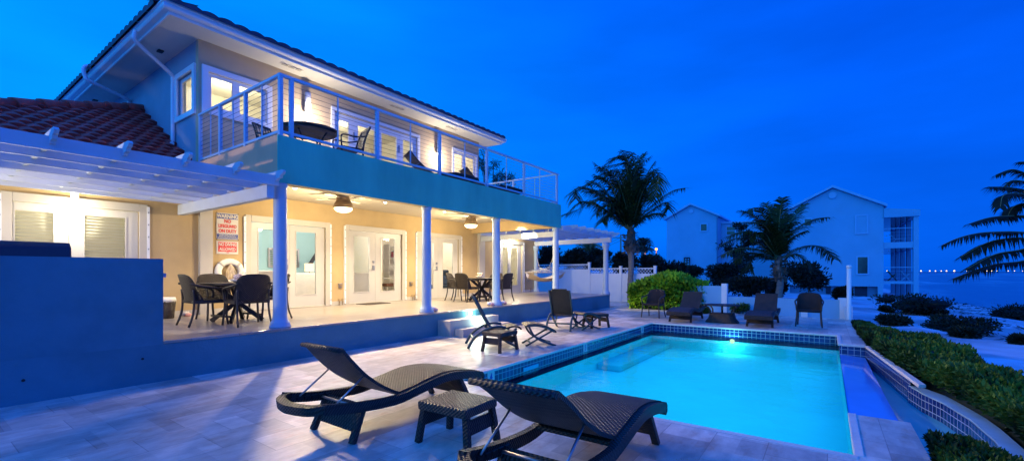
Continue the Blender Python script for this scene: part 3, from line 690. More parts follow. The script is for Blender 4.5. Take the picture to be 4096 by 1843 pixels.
pergola('pergola', 'white pergola beyond the end of the balcony, standing on two round columns above the hammock', [13.65, 14.27, 14.9, 15.53, 16.15, 16.78, 17.38], (13.03, 17.2), [(12.955, 7.5, 10.95, 2.62, 2.80), (16.93, 7.12, 11.1, 2.63, 2.826)], (15.2, 7.3, .53), [(16.93, 7.35), (17.30, 10.95)], .10)

# ---------------------------------------------------------------- balcony railing
rl = thing('balcony_railing', 'white balcony railing with thin steel cables along the upper floor', 'railing', (8.3, 7.34, 3.62))
ry, rx0, rx1, rz = 7.33, 3.74, 12.92, 4.68
MB().box(rx0 - .035, ry - .035, rz - .022, rx1 + .06, ry + .035, rz + .022).build('top_rail', M['railing'], rl)
MB().box(rx0 + .03, ry - .02, 3.735, rx1 - .03, ry + .02, 3.775).build('bottom_rail', M['railing'], rl)
for x in (rx0, 12.88):
    MB().box(x - .03, ry + .036, rz - .02, x + .03, 10.60, rz + .02).build('top_rail', M['railing'], rl)
    MB().box(x - .02, ry + .036, 3.735, x + .02, 10.60, 3.775).build('bottom_rail', M['railing'], rl)
    for y in (8.55, 9.6, 10.55) if x < 5 else (9.1, 10.4):
        MB().box(x - .027, y - .027, 3.62, x + .027, y + .027, rz - .021).build('post', M['railing'], rl)
    for y in (7.95, 9.05, 10.05) if x < 5 else (8.2, 9.7):
        MB().box(x - .009, y - .009, 3.776, x + .009, y + .009, rz - .021).build('baluster', M['railing'], rl)
for x in (3.74, 3.92, 5.66, 7.41, 9.16, 10.92, 12.88):
    MB().box(x - .03, ry - .03, 3.62, x + .03, ry + .03, rz - .023).build('post', M['railing'], rl)
for x in (4.79, 6.53, 8.29, 10.04, 11.8):
    MB().box(x - .01, ry - .01, 3.776, x + .01, ry + .01, rz - .023).build('baluster', M['railing'], rl)
for k in range(9):
    z = 3.86 + .088 * k
    MB().tube([(rx0, ry, z), (rx1, ry, z)], .0035, 4, smooth=False).build('cable', M['cable'], rl)
    for x in (rx0, 12.88): MB().tube([(x, ry, z), (x, 10.58, z)], .0035, 4, smooth=False).build('cable', M['cable'], rl)

# ---------------------------------------------------------------- low wall with outdoor kitchen, left foreground
kw = thing('kitchen_wall', 'plain blue lit stucco wall at the left end of the terrace hiding a kitchen counter', 'wall', (.5, 7.25, 0))
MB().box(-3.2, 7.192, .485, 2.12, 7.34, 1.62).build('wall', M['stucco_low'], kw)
mb = MB(); mb.box(-3.2, 7.345, 1.37, 2.20, 8.0, 1.43); mb.build('countertop', M['counter'], kw, bevel=.005)
mb = MB(); mb.box(-3.2, 7.345, .53, 2.135, 7.95, 1.368); mb.build('cabinet', M['sheen_tile'], kw)
for x, z in ((.86, .26), (1.90, .33)): MB().tube([(x, 7.19, z), (x, 7.183, z)], .016, 10).build('weep_hole', M['black'], kw)
g = thing('barbecue_grill', 'black barbecue lid showing above the left wall', 'barbecue', (.6, 7.68, 1.43))
pr = [(7.48, 1.46), (7.44, 1.60), (7.46, 1.74), (7.53, 1.80), (7.75, 1.81), (7.9, 1.74), (7.92, 1.46)]
mb = MB(); mb.prism(pr, lambda y, z: (.05, y, z), lambda y, z: (1.29, y, z)); mb.build('lid', M['grill'], g, bevel=.02)
mb = MB(); mb.box(0, 7.45, 1.432, 1.33, 7.93, 1.458); mb.build('body', M['black'], g)
mb = MB(); mb.tube([(.2, 7.45, 1.56), (.2, 7.40, 1.56), (1.1, 7.40, 1.56), (1.1, 7.45, 1.56)], .012, 6); mb.build('handle', M['metal'], g)

t = thing('added_pendant_lamp', 'unseen pendant lamp added under the left pergola to warm the balcony side', 'lamp', (.15, 8.7, 2.3))  # added fixture out of view, there to warm the balcony side
MB().tube([(.15, 8.7, 2.45), (.15, 8.7, 2.83)], .006, 5).build('cord', M['black'], t); MB().lathe([(.03, .16), (.05, .14), (.16, .0), (.15, .0), (.045, .13)], (.15, 8.7, 2.3), 18).build('lamp_shade', M['metal'], t); MB().sphere((.15, 8.7, 2.32), .05, 10, 6).build('bulb', M['bulb'], t)
PEND = t
# ---------------------------------------------------------------- lamps on the villa
def sconce(label, x, z, y=10.965, h=.24, r=.055, cool=False, up=False):
    t = thing('wall_lamp', label, 'wall lamp', (x, y - .09, z))
    mb = MB(); mb.lathe([(r, .02), (r, h), (r * .9, h + .01)], (x, y - .09, z), 16); mb.build('lamp_body', M['rail'], t)
    mb = MB(); mb.box(x - .025, y - .05, z + .08, x + .025, y, z + .16); mb.build('bracket', M['rail'], t)
    mb = MB(); mb.lathe([(r * .2, -.01), (r * .85, 0.), (r * .88, .019)], (x, y - .09, z), 16); mb.build('bulb', M['bulb_white'], t)
    return t
WARM, WH = (1, .82, .50), (1, .87, .66)
s = sconce('white cylinder wall lamp shining above the leftmost glazed doors', 1.92, 2.76, h=.22); lamp('lamp_light', 'POINT', (1.92, 10.70, 2.42), 48, (1, .88, .62), s, .05)
s = sconce('white wall lamp glaring over the doors by the hammock', 15.21, 2.80, h=.12); lamp('lamp_light', 'POINT', (15.21, 10.80, 2.74), 190, (1, .88, .60), s, .05)
s = sconce('white cylinder wall lamp on the upper wall behind the balcony table', 6.25, 5.52, h=.50, r=.075); lamp('lamp_light', 'POINT', (6.25, 10.62, 5.36), 62, WH, s, .06)
s = sconce('white cylinder wall lamp between the balcony doors and the last upper window', 10.98, 5.50, h=.46, r=.075); lamp('lamp_light', 'POINT', (10.98, 10.62, 5.36), 62, WH, s, .06)
lamp('lamp_light', 'POINT', (.15, 8.7, 2.22), 260, (1, .84, .6), PEND, .06)  # light of the added pendant
for i, (x, lb) in enumerate(((6.04, 'bronze ceiling fan with a lit bowl under the balcony, nearest the signs'), (10.5, 'bronze ceiling fan with a lit bowl under the balcony, above the far dining set'))):
    f = thing('ceiling_fan', lb, 'ceiling fan', (x, 9.03, 3.25))
    MB().lathe([(.20, 0), (.205, -.03), (.165, -.06), (.15, -.15), (.16, -.19), (.20, -.25), (.215, -.31), (.21, -.35)], (x, 9.03, 3.249), 24).build('housing', M['bronze'], f)
    MB().lathe([(.20, -.35), (.19, -.39), (.14, -.43), (.06, -.45), (.001, -.455)], (x, 9.03, 3.249), 24).build('lamp_bowl', M['bulb'], f)
    for k in range(4):
        a = k * PI / 2 + .45; u = Vector((math.cos(a), math.sin(a), 0)); w = Vector((-u.y, u.x, 0)); c0 = Vector((x, 9.03, 3.12))
        mb = MB(); q = [c0 + u * .15 + w * .03, c0 + u * .28 + w * .06, c0 + u * .66 + w * .07, c0 + u * .68, c0 + u * .66 - w * .07, c0 + u * .28 - w * .06, c0 + u * .15 - w * .03]
        mb.add([tuple(p) for p in q] + [tuple(p - UP * .008) for p in q], [tuple(range(7)), tuple(range(13, 6, -1))] + [(i, i + 7, (i + 1) % 7 + 7, (i + 1) % 7) for i in range(7)])
        mb.build('blade', M['ceiling'], f)
    lamp('fan_light', 'POINT', (x, 9.03, 2.70), 250, WARM, f, .12)
for i, (x, lb) in enumerate(((5.06, 'small round downlight in the terrace ceiling beside the first column'), (7.45, 'small round downlight in the terrace ceiling right of the first ceiling fan'), (9.63, 'small round downlight in the terrace ceiling left of the far ceiling fan'), (11.97, 'small round downlight in the terrace ceiling at the far end'))):
    d = thing('downlight', lb, 'downlight', (x, 9.32, 3.25))
    MB().lathe([(.055, -.001), (.055, -.012), (.04, -.016)], (x, 9.32, 3.25), 16).build('ring', M['rail'], d)
    MB().lathe([(.036, -.017), (.03, -.03), (.001, -.034)], (x, 9.32, 3.25), 16).build('bulb', M['bulb_white'], d)
    lamp('downlight_and_fill_beam', 'SPOT', (x, 9.32, 3.19), 330, WARM, d, .04, spot_size=R(125), spot_blend=.6)
    lamp('downlight_and_fill_beam', 'SPOT', (x, 9.32, 3.19), 720, (1, .70, .38), d, .05, spot_size=R(70), spot_blend=.9, rot=(Vector((x - .4, 4.4, 0)) - Vector((x, 9.32, 3.19))).to_track_quat('-Z', 'Y').to_euler())  # added spot aimed outwards to warm the deck
    if x > 11: lamp('downlight_and_fill_beam', 'SPOT', (x, 9.32, 3.19), 2600, WARM, d, .05, spot_size=R(25), spot_blend=.6, rot=(Vector((17.8, 5.1, .35)) - Vector((x, 9.32, 3.19))).to_track_quat('-Z', 'Y').to_euler())  # added spot brightening the hedge, no part of this downlight
for (x, y, z, lb, en) in ((8.31, 7.175, .43, 'round glaring step light set in the terrace wall above the top step', 20.), (8.20, 6.785, .27, 'round glaring step light set in the riser of the top step', 15.)):
    t = thing('step_light', lb, 'step light', (x, y, z))
    MB().sphere((x, y, z), .058, 12, 8, (1, .6, 1)).build('bulb', M['bulb_step'], t)
    mb = MB(); mb.tube([(x, y + .02, z), (x, y - .006, z)], .06, 16); mb.build('ring', M['metal'], t)
    lamp('step_beam', 'POINT', (x, y - .10, z + .02), en, (.62, 1, .92), t, .05)

# ---------------------------------------------------------------- signs, ring, outlets, taps, mat, shells
sg = thing('pool_sign', 'white warning sign about no lifeguard on duty with blue bands', 'sign', (4.42, 10.98, 2.17))
MB().box(4.20, 10.985, 2.17, 4.645, 10.997, 2.76).build('panel', M['signwhite'], sg)
MB().box(4.21, 10.981, 2.63, 4.635, 10.984, 2.745).build('header_band', M['signblue'], sg); MB().box(4.21, 10.981, 2.185, 4.635, 10.984, 2.29).build('footer_band', M['signblue'], sg)
for body, sz, z, mt, off, sx in (('WARNING', .112, 2.685, 'signwhite', .004, .80), ('NO', .105, 2.575, 'red', .004, .85), ('LIFEGUARD', .10, 2.465, 'red', .004, .72), ('ON DUTY', .10, 2.355, 'red', .004, .80),
                             ('CHILDREN UNDER THE AGE OF 14', .030, 2.268, 'signwhite', .0008, .78), ('SHOULD NOT USE POOL OR SPA', .030, 2.237, 'signwhite', .0008, .78), ('WITHOUT AN ADULT IN ATTENDANCE', .030, 2.206, 'signwhite', .0008, .74)):
    text(body, sz, M[mt], sg, facing_front(4.422, 10.979, z), 'lettering', off, sx)
mb = MB()
for x in (4.205, 4.64):
    for z in (2.175, 2.755): mb.box(x - .008, 10.976, z - .008, x + .008, 10.98, z + .008)
mb.build('screws', M['black'], sg)
sg = thing('pool_sign', 'red and white sign reading no diving allowed', 'sign', (4.42, 10.98, 1.84))
MB().box(4.20, 10.985, 1.845, 4.645, 10.997, 2.135).build('panel', M['signwhite'], sg)
MB().box(4.235, 10.981, 1.895, 4.61, 10.984, 2.11).build('field', M['red'], sg)
for body, z in (('NO DIVING', 2.055), ('ALLOWED', 1.95)): text(body, .098, M['signwhite'], sg, facing_front(4.422, 10.979, z), 'lettering', .003, .70)
MB().box(4.40, 10.981, 1.87, 4.45, 10.984, 1.886).build('emblem', M['red'], sg)
lb = thing('life_ring', 'white life ring with a coiled rope hanging below the signs', 'life ring', (4.44, 10.93, 1.16))
mb = MB(); cx, cz = 4.44, 1.44
mb.tube([(cx + .235 * math.cos(2 * PI * k / 32), 10.93, cz + .235 * math.sin(2 * PI * k / 32)) for k in range(33)], .072, 12, caps=False); mb.build('ring', M['cream_fabric'], lb)
for k in range(4):
    a = PI / 4 + k * PI / 2; mb = MB(); c = Vector((cx + .235 * math.cos(a), 10.93, cz + .235 * math.sin(a))); t = Vector((-math.sin(a), 0, math.cos(a)))
    mb.tube([c - t * .025, c + t * .025], .075, 12); mb.build('strap', M['trim'], lb)
mb = MB()
for k in range(7):
    x = cx - .09 + .03 * k; mb.tube(smooth_path([(cx, 10.86, 1.62), (x, 10.85, 1.45), (x * .9 + cx * .1 + .01, 10.85, 1.28 + .02 * (k % 3)), (cx + .02, 10.86, 1.6)], 4), .007, 5)
mb.build('rope', M['rope'], lb)
for x, lbl in ((7.245, 'grey outdoor socket box on the wall between the first and second doors'), (9.81, 'grey outdoor socket box on the wall between the second and third doors'), (16.62, 'pale socket box on the wall right of the doors by the hammock')):
    o = thing('socket_box', lbl, 'socket', (x, 10.97, 1.0)); MB().box(x - .055, 10.95, 1.01, x + .055, 10.998, 1.13).build('box', M['metal'], o, bevel=.006); MB().box(x - .04, 10.935, 1.03, x + .04, 10.949, 1.11).build('cover', M['bronze'], o, bevel=.005)
for x, lbl in ((7.19, 'brass garden tap low on the wall, left of the pair between first and second doors'), (7.29, 'brass garden tap low on the wall, right of the pair between first and second doors'), (9.83, 'brass garden tap low on the wall, left one of the pair by the third doors'), (9.93, 'brass garden tap low on the wall, right one of the pair by the third doors'), (16.85, 'pale garden tap at the wall foot beside the hammock column')):
    o = thing('garden_tap', lbl, 'tap', (x, 10.93, .53))
    MB().tube([(x, 10.99, .66), (x, 10.93, .66), (x, 10.92, .60)], .012, 6).build('spout', M['bronze'], o); MB().tube([(x, 10.94, .53), (x, 10.94, .69)], .011, 6).build('pipe', M['bronze'], o); MB().box(x - .035, 10.93, .69, x + .035, 10.95, .705).build('handle', M['bronze'], o)
o = MB(); o.box(7.68, 10.38, .531, 8.5, 10.88, .545); tag(o.build('door_mat', paint('brown mat', (.045, .03, .022), .95, .4, 40, .8, 90)), 'dark brown door mat on the terrace floor before the middle doors', 'door mat')
def shell(x, y, z, s, lbl, cat='conch shell', nm='conch_shell'):
    o = thing(nm, lbl, cat, (x, y, z))
    mb = MB(); n = 14; pts = []; rad = []
    for k in range(n):
        t = k / (n - 1); pts.append((x + s * (-.5 + t), y + s * .08 * math.sin(6 * t), z + s * (.20 + .06 * math.sin(PI * t)))); rad.append(max(.004, s * .27 * math.sin(PI * min(1, t * 1.15 + .02)) ** .8 * (1 - .35 * t)))
    mb.tube(pts, rad, 10)
    for k in range(7):
        a = k * .55; mb.tube([(x + s * .1 * math.cos(a) - .05 * s, y + s * .2 * math.sin(a), z + s * .38), (x + s * .25 * math.cos(a) - .05 * s, y + s * .3 * math.sin(a), z + s * .50)], [s * .06, .002], 6)
    mb.build('body', M['shell'], o)
    mb = MB(); mb.sphere((x + s * .05, y - s * .22, z + s * .18), s * .24, 10, 6, (1.3, .45, .7)); mb.build('lip', M['orange'], o)
shell(7.21, 7.32, .53, .26, 'pink lipped conch shell at the foot of the second column')
shell(9.33, 7.34, .53, .25, 'conch shell left of the third column')
shell(9.90, 7.33, .53, .25, 'conch shell right of the third column')
shell(3.55, 10.7, .53, .22, 'pale shell on the floor against the wall by the first dining set')
wb = thing('waste_basket', 'small woven waste basket with white liner half hidden by the kitchen wall', 'basket', (3.18, 10.6, .53))
MB().lathe([(.11, 0), (.12, .01), (.15, .34), (.14, .34), (.11, .03)], (3.18, 10.6, .53), 18).build('basket', M['wicker'], wb); MB().lathe([(.152, .32), (.165, .36), (.14, .42), (.12, .38)], (3.18, 10.6, .53), 14, jitter=.06).build('liner', M['cream_fabric'], wb)

# ---------------------------------------------------------------- furniture (local frames, sitter looks along +X)
def armchair(label, loc, rotz, group, cat='chair', name='wicker_armchair', W=.27, top=.88):
    t = thing(name, label, cat, loc, rotz, group, world=False)
    wk, fr = M['wicker'], M['frame_dark']
    mb = MB(); mb.ribbon([(-.24, .435), (-.1, .42), (.1, .43), (.22, .45), (.26, .43)], -W + .02, W - .02, .045); mb.build('seat', wk, t)
    mb = MB(); ns, nh = 16, 9; vs = []
    for side in (0, 1):
        for j in range(nh + 1):
            for i in range(ns + 1):
                s = -1 + 2 * i / ns; q = j / nh
                ztop = top - .06 * s ** 2 - .24 * abs(s) ** 5; z = .40 + (ztop - .40) * q
                x = -.255 + .15 * abs(s) ** 2.4 - .10 * q ** 1.3 + (.022 if side else 0); y = W * 1.02 * math.sin(s * PI / 2) * (1 + .04 * q) * (1 - (.05 if side else 0))
                vs.append((x, y, z))
    K = (ns + 1) * (nh + 1); fs = []
    for j in range(nh):
        for i in range(ns):
            a = j * (ns + 1) + i; fs.append((a + 1, a, a + ns + 1, a + ns + 2)); fs.append((K + a, K + a + 1, K + a + ns + 2, K + a + ns + 1))
    for i in range(ns): a = nh * (ns + 1) + i; fs.append((a, K + a, K + a + 1, a + 1)); fs.append((i + 1, K + i + 1, K + i, i))
    for j in range(nh):
        for e in (0, ns): a = j * (ns + 1) + e; fs.append((a, K + a, K + a + ns + 1, a + ns + 1))
    mb.add(vs, fs, True); mb.build('backrest', wk, t)
    for s in (-1, 1):
        mb = MB(); mb.tube(smooth_path([(-.29, s * W * .97, .72), (-.16, s * (W + .03), .675), (.06, s * (W + .045), .645), (.20, s * (W + .03), .615), (.245, s * (W + .01), .55), (.235, s * W, .43)], 4), .019, 8); mb.build('arm', fr, t)
        mb = MB(); mb.tube(smooth_path([(.225, s * (W - .01), .45), (.235, s * W, .25), (.265, s * (W + .02), 0)], 3), [.019] * 6 + [.015], 8); mb.build('leg', fr, t)
        mb = MB(); mb.tube(smooth_path([(-.25, s * (W - .02), .62), (-.235, s * (W - .02), .42), (-.255, s * (W - .015), .2), (-.32, s * W, 0)], 3), .018, 8); mb.build('leg', fr, t)
    mb = MB(); mb.bar((.21, -W, .405), (.21, W, .405), .02, .05); mb.bar((-.22, -W, .405), (-.22, W, .405), .02, .05); mb.bar((-.22, -W, .405), (.21, -W, .405), .02, .05); mb.bar((-.22, W, .405), (.21, W, .405), .02, .05); mb.build('seat_frame', fr, t)
    return t
GD = 'wicker armchairs around the terrace tables'
ch0 = armchair('woven armchair seen side on at the left of the near dining table', (3.20, 8.87, .53), 0, GD)
dup(ch0, (3.62, 8.22, .53), R(88), 'woven armchair with its back to the pool at the near dining table')
dup(ch0, (3.74, 9.68, .53), R(-90), 'woven armchair at the near dining table backed against the life ring wall')
dup(ch0, (4.32, 8.92, .53), R(180), 'woven armchair mostly hidden by the first column')
G2 = 'wicker armchairs around the far terrace table'
dup(ch0, (10.38, 9.08, .53), R(0), 'woven armchair left of the far dining table, its back turned to the first table', GD)
dup(ch0, (10.72, 9.80, .53), R(-70), 'woven armchair behind the far dining table, before the third doors', GD)
dup(ch0, (11.10, 8.32, .53), R(92), 'woven armchair mostly hidden by the third column', GD)
dup(ch0, (11.75, 9.2, .53), R(180), 'woven armchair at the right of the far dining table', GD)
GP = 'wicker armchairs at the far end of the pool'
dup(ch0, (14.16, 4.53, 0), R(176), 'woven armchair in front of the bright green hedge', GP)
dup(ch0, (14.22, .40, 0), R(180), 'woven armchair at the right end of the poolside row before the low white wall', GP)

def cross_table(label, loc, rotz=0., group=None, rtop=.60):
    t = thing('dining_table', label, 'table', loc, rotz, group, world=False)
    mb = MB(); mb.lathe([(rtop - .02, .685), (rtop, .69), (rtop, .715), (rtop - .01, .72)], (0, 0, 0), 40, smooth=False); mb.build('tabletop', M['wood_dark'], t)
    for a in (PI / 4, 3 * PI / 4):
        u = Vector((math.cos(a), math.sin(a), 0))
        for s in (-1, 1):
            mb = MB(); mb.bar(u * s * .42 + UP * .02, u * s * -.36 + UP * .66, .045, .075); mb.build('leg', M['wood_dark'], t)
        mb = MB(); mb.bar(u * -.44 + UP * .67, u * .44 + UP * .67, .05, .05); mb.build('rail', M['wood_dark'], t)
    mb = MB(); mb.bar((.28, -.28, .12), (.28, .28, .12), .07, .03); mb.bar((-.28, -.28, .12), (-.28, .28, .12), .07, .03); mb.build('stretcher', M['wood_dark'], t)
    return t
tb0 = cross_table('round dark wooden table on crossed legs by the first column', (3.76, 8.93, .53), .15, 'round terrace tables')
dup(tb0, (11.05, 9.05, .53), .3, 'round dark wooden table on crossed legs behind the third column')
def centrepiece(x, y, z, lbl):
    o = thing('centrepiece', lbl, 'table decoration', (x, y, z))
    MB().lathe([(.03, 0), (.10, .02), (.13, .06), (.12, .06), (.03, .025)], (x, y, z), 16).build('bowl', M['shell'], o)
    mb = MB()
    for k in range(16):
        a = random.random() * 2 * PI; r = random.random() * .09; mb.sphere((x + r * math.cos(a), y + r * math.sin(a), z + .07 + random.random() * .07), .032, 6, 4)
    mb.build('flowers', M['flower'], o)
centrepiece(3.80, 9.02, 1.25, 'pale shell bowl on the near dining table'); centrepiece(11.0, 9.1, 1.25, 'pale flower bowl on the far dining table')

RAILP = [(0, .405), (.3, .35), (.72, .315), (1.0, .345), (1.35, .395), (1.62, .38), (1.88, .33), (2.0, .30)]
def lounger(label, loc, rotz, group, back=((.78, .30), (.56, .43), (.40, .555), (.27, .69), (.17, .81)), sc=1.):
    t = thing('sun_lounger', label, 'sun lounger', loc, rotz, group, world=False); t.scale = (sc, sc, sc)
    fr, wk = M['wicker'], M['wicker_top']; path = [(p.x, p.z) for p in smooth_path([(a, 0, b) for a, b in RAILP], 4)]
    for s in (-1, 1):
        mb = MB(); y0, y1 = sorted((s * .335, s * .285)); mb.ribbon(path, y0, y1, .085); mb.build('side_rail', fr, t)
    seat = [(x, z + .012) for x, z in path if x >= .74]
    mb = MB(); mb.ribbon(seat, -.284, .284, .03); mb.build('seat', wk, t)
    mb = MB(); e = path[-1]; mb.ribbon([(e[0] - .06, e[1] + .020), (e[0] - .01, e[1] + .01), (e[0] + .022, e[1] - .025), (e[0] + .02, e[1] - .08), (e[0] - .02, e[1] - .10)], -.335, .335, .02); mb.build('foot_end', fr, t)
    mb = MB(); mb.tube(smooth_path([(.03, .31, .362), (-.07, .22, .355), (-.115, .05, .355), (-.115, -.05, .355), (-.07, -.22, .355), (.03, -.31, .362)], 4), .05, 4, smooth=False); mb.build('head_bar', fr, t)
    mb = MB(); bp = [(p.x, p.z) for p in smooth_path([(a, 0, b) for a, b in back], 4)]; mb.ribbon(bp, -.288, .288, .028); mb.build('backrest', wk, t)
    mb = MB(); mb.tube([(bp[-1][0] - .012, -.29, bp[-1][1]), (bp[-1][0] - .012, .29, bp[-1][1])], .02, 8); mb.build('top_bar', fr, t)
    mid = back[2]
    for s in (-1, 1):
        mb = MB(); mb.tube([(mid[0] + .02, s * .265, mid[1]), (.12, s * .268, .35)], .0085, 6); mb.build('strut', M['metal'], t)
        mb = MB()
        for k in range(5): mb.box(.10 + .07 * k, s * .27 - .012, .315 - .006 * k, .15 + .07 * k, s * .27 + .012, .345 - .006 * k)
        mb.build('ratchet', M['black'], t)
    for (x0, x1, ztop) in ((.40, .27, .30), (1.62, 1.80, .31)):
        mb = MB(); mb.add([(x0, -.25, ztop), (x0, .25, ztop), (x0 + (x1 - x0) * .72, .27, .085), (x0 + (x1 - x0) * .72, -.27, .085), (x0 + .02, -.25, ztop), (x0 + .02, .25, ztop), (x0 + .02 + (x1 - x0) * .72, .27, .085), (x0 + .02 + (x1 - x0) * .72, -.27, .085)], [(0, 1, 2, 3), (7, 6, 5, 4), (0, 3, 7, 4), (1, 5, 6, 2), (3, 2, 6, 7)]); mb.build('end_panel', wk, t)
        for s in (-1, 1):
            mb = MB(); mb.bar((x0 + .01, s * .275, ztop + .01), (x1, s * .30, 0), .045, .055, (0, 1, 0)); mb.build('leg', fr, t)
    mb = MB(); mb.tube([(.34, -.28, .30), (.34, .28, .30)], .012, 6); mb.build('cross_bar', M['metal'], t)
    return t
GL = 'woven sun loungers in the foreground'
lg0 = lounger('woven sun lounger in the foreground nearer the terrace, back raised towards the left', (2.0, 3.56, 0), 0, GL, sc=.985)
lg1 = lounger('woven sun lounger closest to the camera, cut off by the lower edge', (1.95, 1.43, 0), R(1.5), GL, back=((.92, .305), (.66, .41), (.42, .55), (.22, .70), (.06, .805)))
GF = 'woven sun loungers at the far end of the pool'
dup(lg0, (14.95, 3.47, 0), R(180.6), 'woven sun lounger facing the pool in front of the bright green hedge', GF)
dup(lg0, (15.0, 1.44, 0), R(179.6), 'woven sun lounger facing the pool, right of the low woven table', GF)
GB = 'sun loungers up on the balcony'
dup(lg0, (7.45, 8.72, 3.62), R(-27), 'sun lounger on the balcony whose raised back shows beside the balcony doors', GB)
dup(lg0, (9.55, 8.72, 3.62), R(-27), 'sun lounger on the balcony nearest its far end', GB)
def side_table(label, loc, rotz, group, W=.26, D=.22, H=.36):
    t = thing('side_table', label, 'side table', loc, rotz, group, world=False)
    mb = MB(); mb.box(-D, -W, H - .075, D, W, H); mb.build('tabletop', M['wicker_top'], t, bevel=.014)
    for sx in (-1, 1):
        for sy in (-1, 1):
            mb = MB(); mb.bar((sx * (D - .05), sy * (W - .03), H - .07), (sx * (D - .02), sy * (W + .01), 0), .045, .05, (0, 1, 0)); mb.build('leg', M['wicker'], t)
    for sy in (-1, 1):
        mb = MB(); y = sy * (W - .025)
        mb.add([(-D + .07, y, H - .11), (D - .07, y, H - .11), (D - .06, y + sy * .02, .14), (-D + .06, y + sy * .02, .14), (-D + .07, y - sy * .02, H - .11), (D - .07, y - sy * .02, H - .11), (D - .06, y, .14), (-D + .06, y, .14)], [(0, 1, 2, 3), (7, 6, 5, 4), (0, 4, 5, 1), (3, 2, 6, 7)]); mb.build('side_panel', M['wicker'], t)
    return t
GS = 'woven side tables by the pool'
st0 = side_table('woven side table between the two foreground sun loungers', (2.83, 2.58, 0), R(2), GS)
dup(st0, (6.55, 4.93, 0), R(90), 'woven side table beside the reclining chair next to the steps', GS)
dup(st0, (10.75, 4.95, 0), R(60), 'woven side table behind the footstool of the tall backed chair', GS)

def relax_chair(label, loc, rotz, group):
    t = thing('folding_recliner', label, 'folding chair', loc, rotz, group, world=False); g, wk = M['green_frame'], M['wicker']
    mb = MB(); bp = [(p.x, p.z) for p in smooth_path([(-.06, 0, .36), (-.16, 0, .52), (-.27, 0, .74), (-.40, 0, .98)], 4)]; mb.ribbon(bp, -.26, .26, .022); mb.ribbon([(bp[-1][0], bp[-1][1]), (bp[-1][0] - .02, bp[-1][1] + .035)], -.19, .19, .022); mb.build('backrest', wk, t)
    mb = MB(); mb.ribbon([(p.x, p.z) for p in smooth_path([(-.10, 0, .35), (.12, 0, .355), (.34, 0, .40), (.48, 0, .385), (.53, 0, .34)], 4)], -.25, .25, .028); mb.build('seat', wk, t)
    for s in (-1, 1):
        mb = MB(); mb.tube([(x - .01, s * .265, z) for x, z in bp], .02, 6); mb.build('back_post', g, t)
        mb = MB(); mb.tube(smooth_path([(-.52, s * .31, 0), (-.40, s * .30, .20), (-.20, s * .30, .34), (.02, s * .30, .40), (.20, s * .30, .385)], 4), .027, 6); mb.build('curved_leg', g, t)
        mb = MB(); mb.tube(smooth_path([(-.16, s * .275, .36), (.05, s * .275, .22), (.26, s * .28, .09), (.44, s * .285, 0)], 4), .026, 6); mb.build('crossed_leg', g, t)
        mb = MB(); mb.bar((.42, s * .265, .36), (.20, s * .265, .13), .025, .035); mb.build('brace', g, t)
    for x, z in ((.28, .085), (-.42, .18)):
        mb = MB(); mb.bar((x, -.28, z), (x, .28, z), .03, .03); mb.build('stretcher', g, t)
    return t
def foot_stool(label, loc, rotz, group):
    t = thing('foot_stool', label, 'footstool', loc, rotz, group, world=False); g = M['green_frame']
    mb = MB(); mb.ribbon([(p.x, p.z) for p in smooth_path([(-.30, 0, .40), (-.24, 0, .43), (-.05, 0, .425), (.15, 0, .375), (.29, 0, .30), (.31, 0, .26)], 4)], -.25, .25, .035); mb.build('top', M['wicker_top'], t)
    for s in (-1, 1):
        mb = MB(); mb.tube(smooth_path([(-.29, s * .235, .39), (-.22, s * .235, .40), (-.05, s * .235, .395), (.14, s * .235, .345), (.27, s * .235, .275)], 3), .022, 6); mb.build('top_rail', g, t)
        mb = MB(); mb.tube(smooth_path([(-.24, s * .215, .39), (-.15, s * .215, .22), (.02, s * .215, .10), (.30, s * .215, 0)], 3), .022, 6); mb.build('leg', g, t)
        mb = MB(); mb.tube([(.24, s * .19, .29), (-.30, s * .19, 0)], .021, 6); mb.build('leg', g, t)
    for x, z in ((.19, .045), (-.19, .06)):
        mb = MB(); mb.bar((x, -.2, z), (x, .2, z), .025, .03); mb.build('stretcher', g, t)
    return t
GR = 'folding reclining chairs by the pool'
rc0 = relax_chair('dark folding recliner with slanted back in front of the terrace steps', (6.93, 5.38, 0), R(-45), GR)
dup(rc0, (10.0, 5.50, 0), R(14), 'dark folding recliner with its tall back turned to the camera, beyond the footstool', GR)
fs0 = foot_stool('curved footstool on crossed legs standing alone between the two recliners', (7.55, 4.72, 0), R(-45), 'footstools of the recliners')
dup(fs0, (10.28, 5.02, 0), R(-20), 'curved footstool drawn up to the tall backed recliner')
cf = thing('coffee_table', 'low woven table with flared base between the far sun loungers', 'table', (13.85, 2.46, 0), R(0), world=False)
mb = MB(); K = 28
def oval(rx, ry, z, p=3.2):
    o = []
    for k in range(K):
        a = 2 * PI * k / K; c_, s_ = math.cos(a), math.sin(a); o.append((rx * math.copysign(abs(c_) ** (2 / p), c_), ry * math.copysign(abs(s_) ** (2 / p), s_), z))
    return o
rings = [oval(.30, .44, 0), oval(.30, .43, .03), oval(.25, .36, .12), oval(.23, .33, .22), oval(.22, .315, .27)]
mb.add([p for r in rings for p in r], [(i * K + k, i * K + (k + 1) % K, (i + 1) * K + (k + 1) % K, (i + 1) * K + k) for i in range(4) for k in range(K)] + [tuple(4 * K + k for k in range(K))], True); mb.build('base', M['wicker_top'], cf)
mb = MB(); tp = [oval(.33, .44, .48), oval(.35, .46, .50), oval(.34, .45, .515)]; mb.add([p for r in tp for p in r], [(i * K + k, i * K + (k + 1) % K, (i + 1) * K + (k + 1) % K, (i + 1) * K + k) for i in range(2) for k in range(K)] + [tuple(range(K))[::-1], tuple(2 * K + k for k in range(K))]); mb.build('tabletop', M['wicker'], cf)
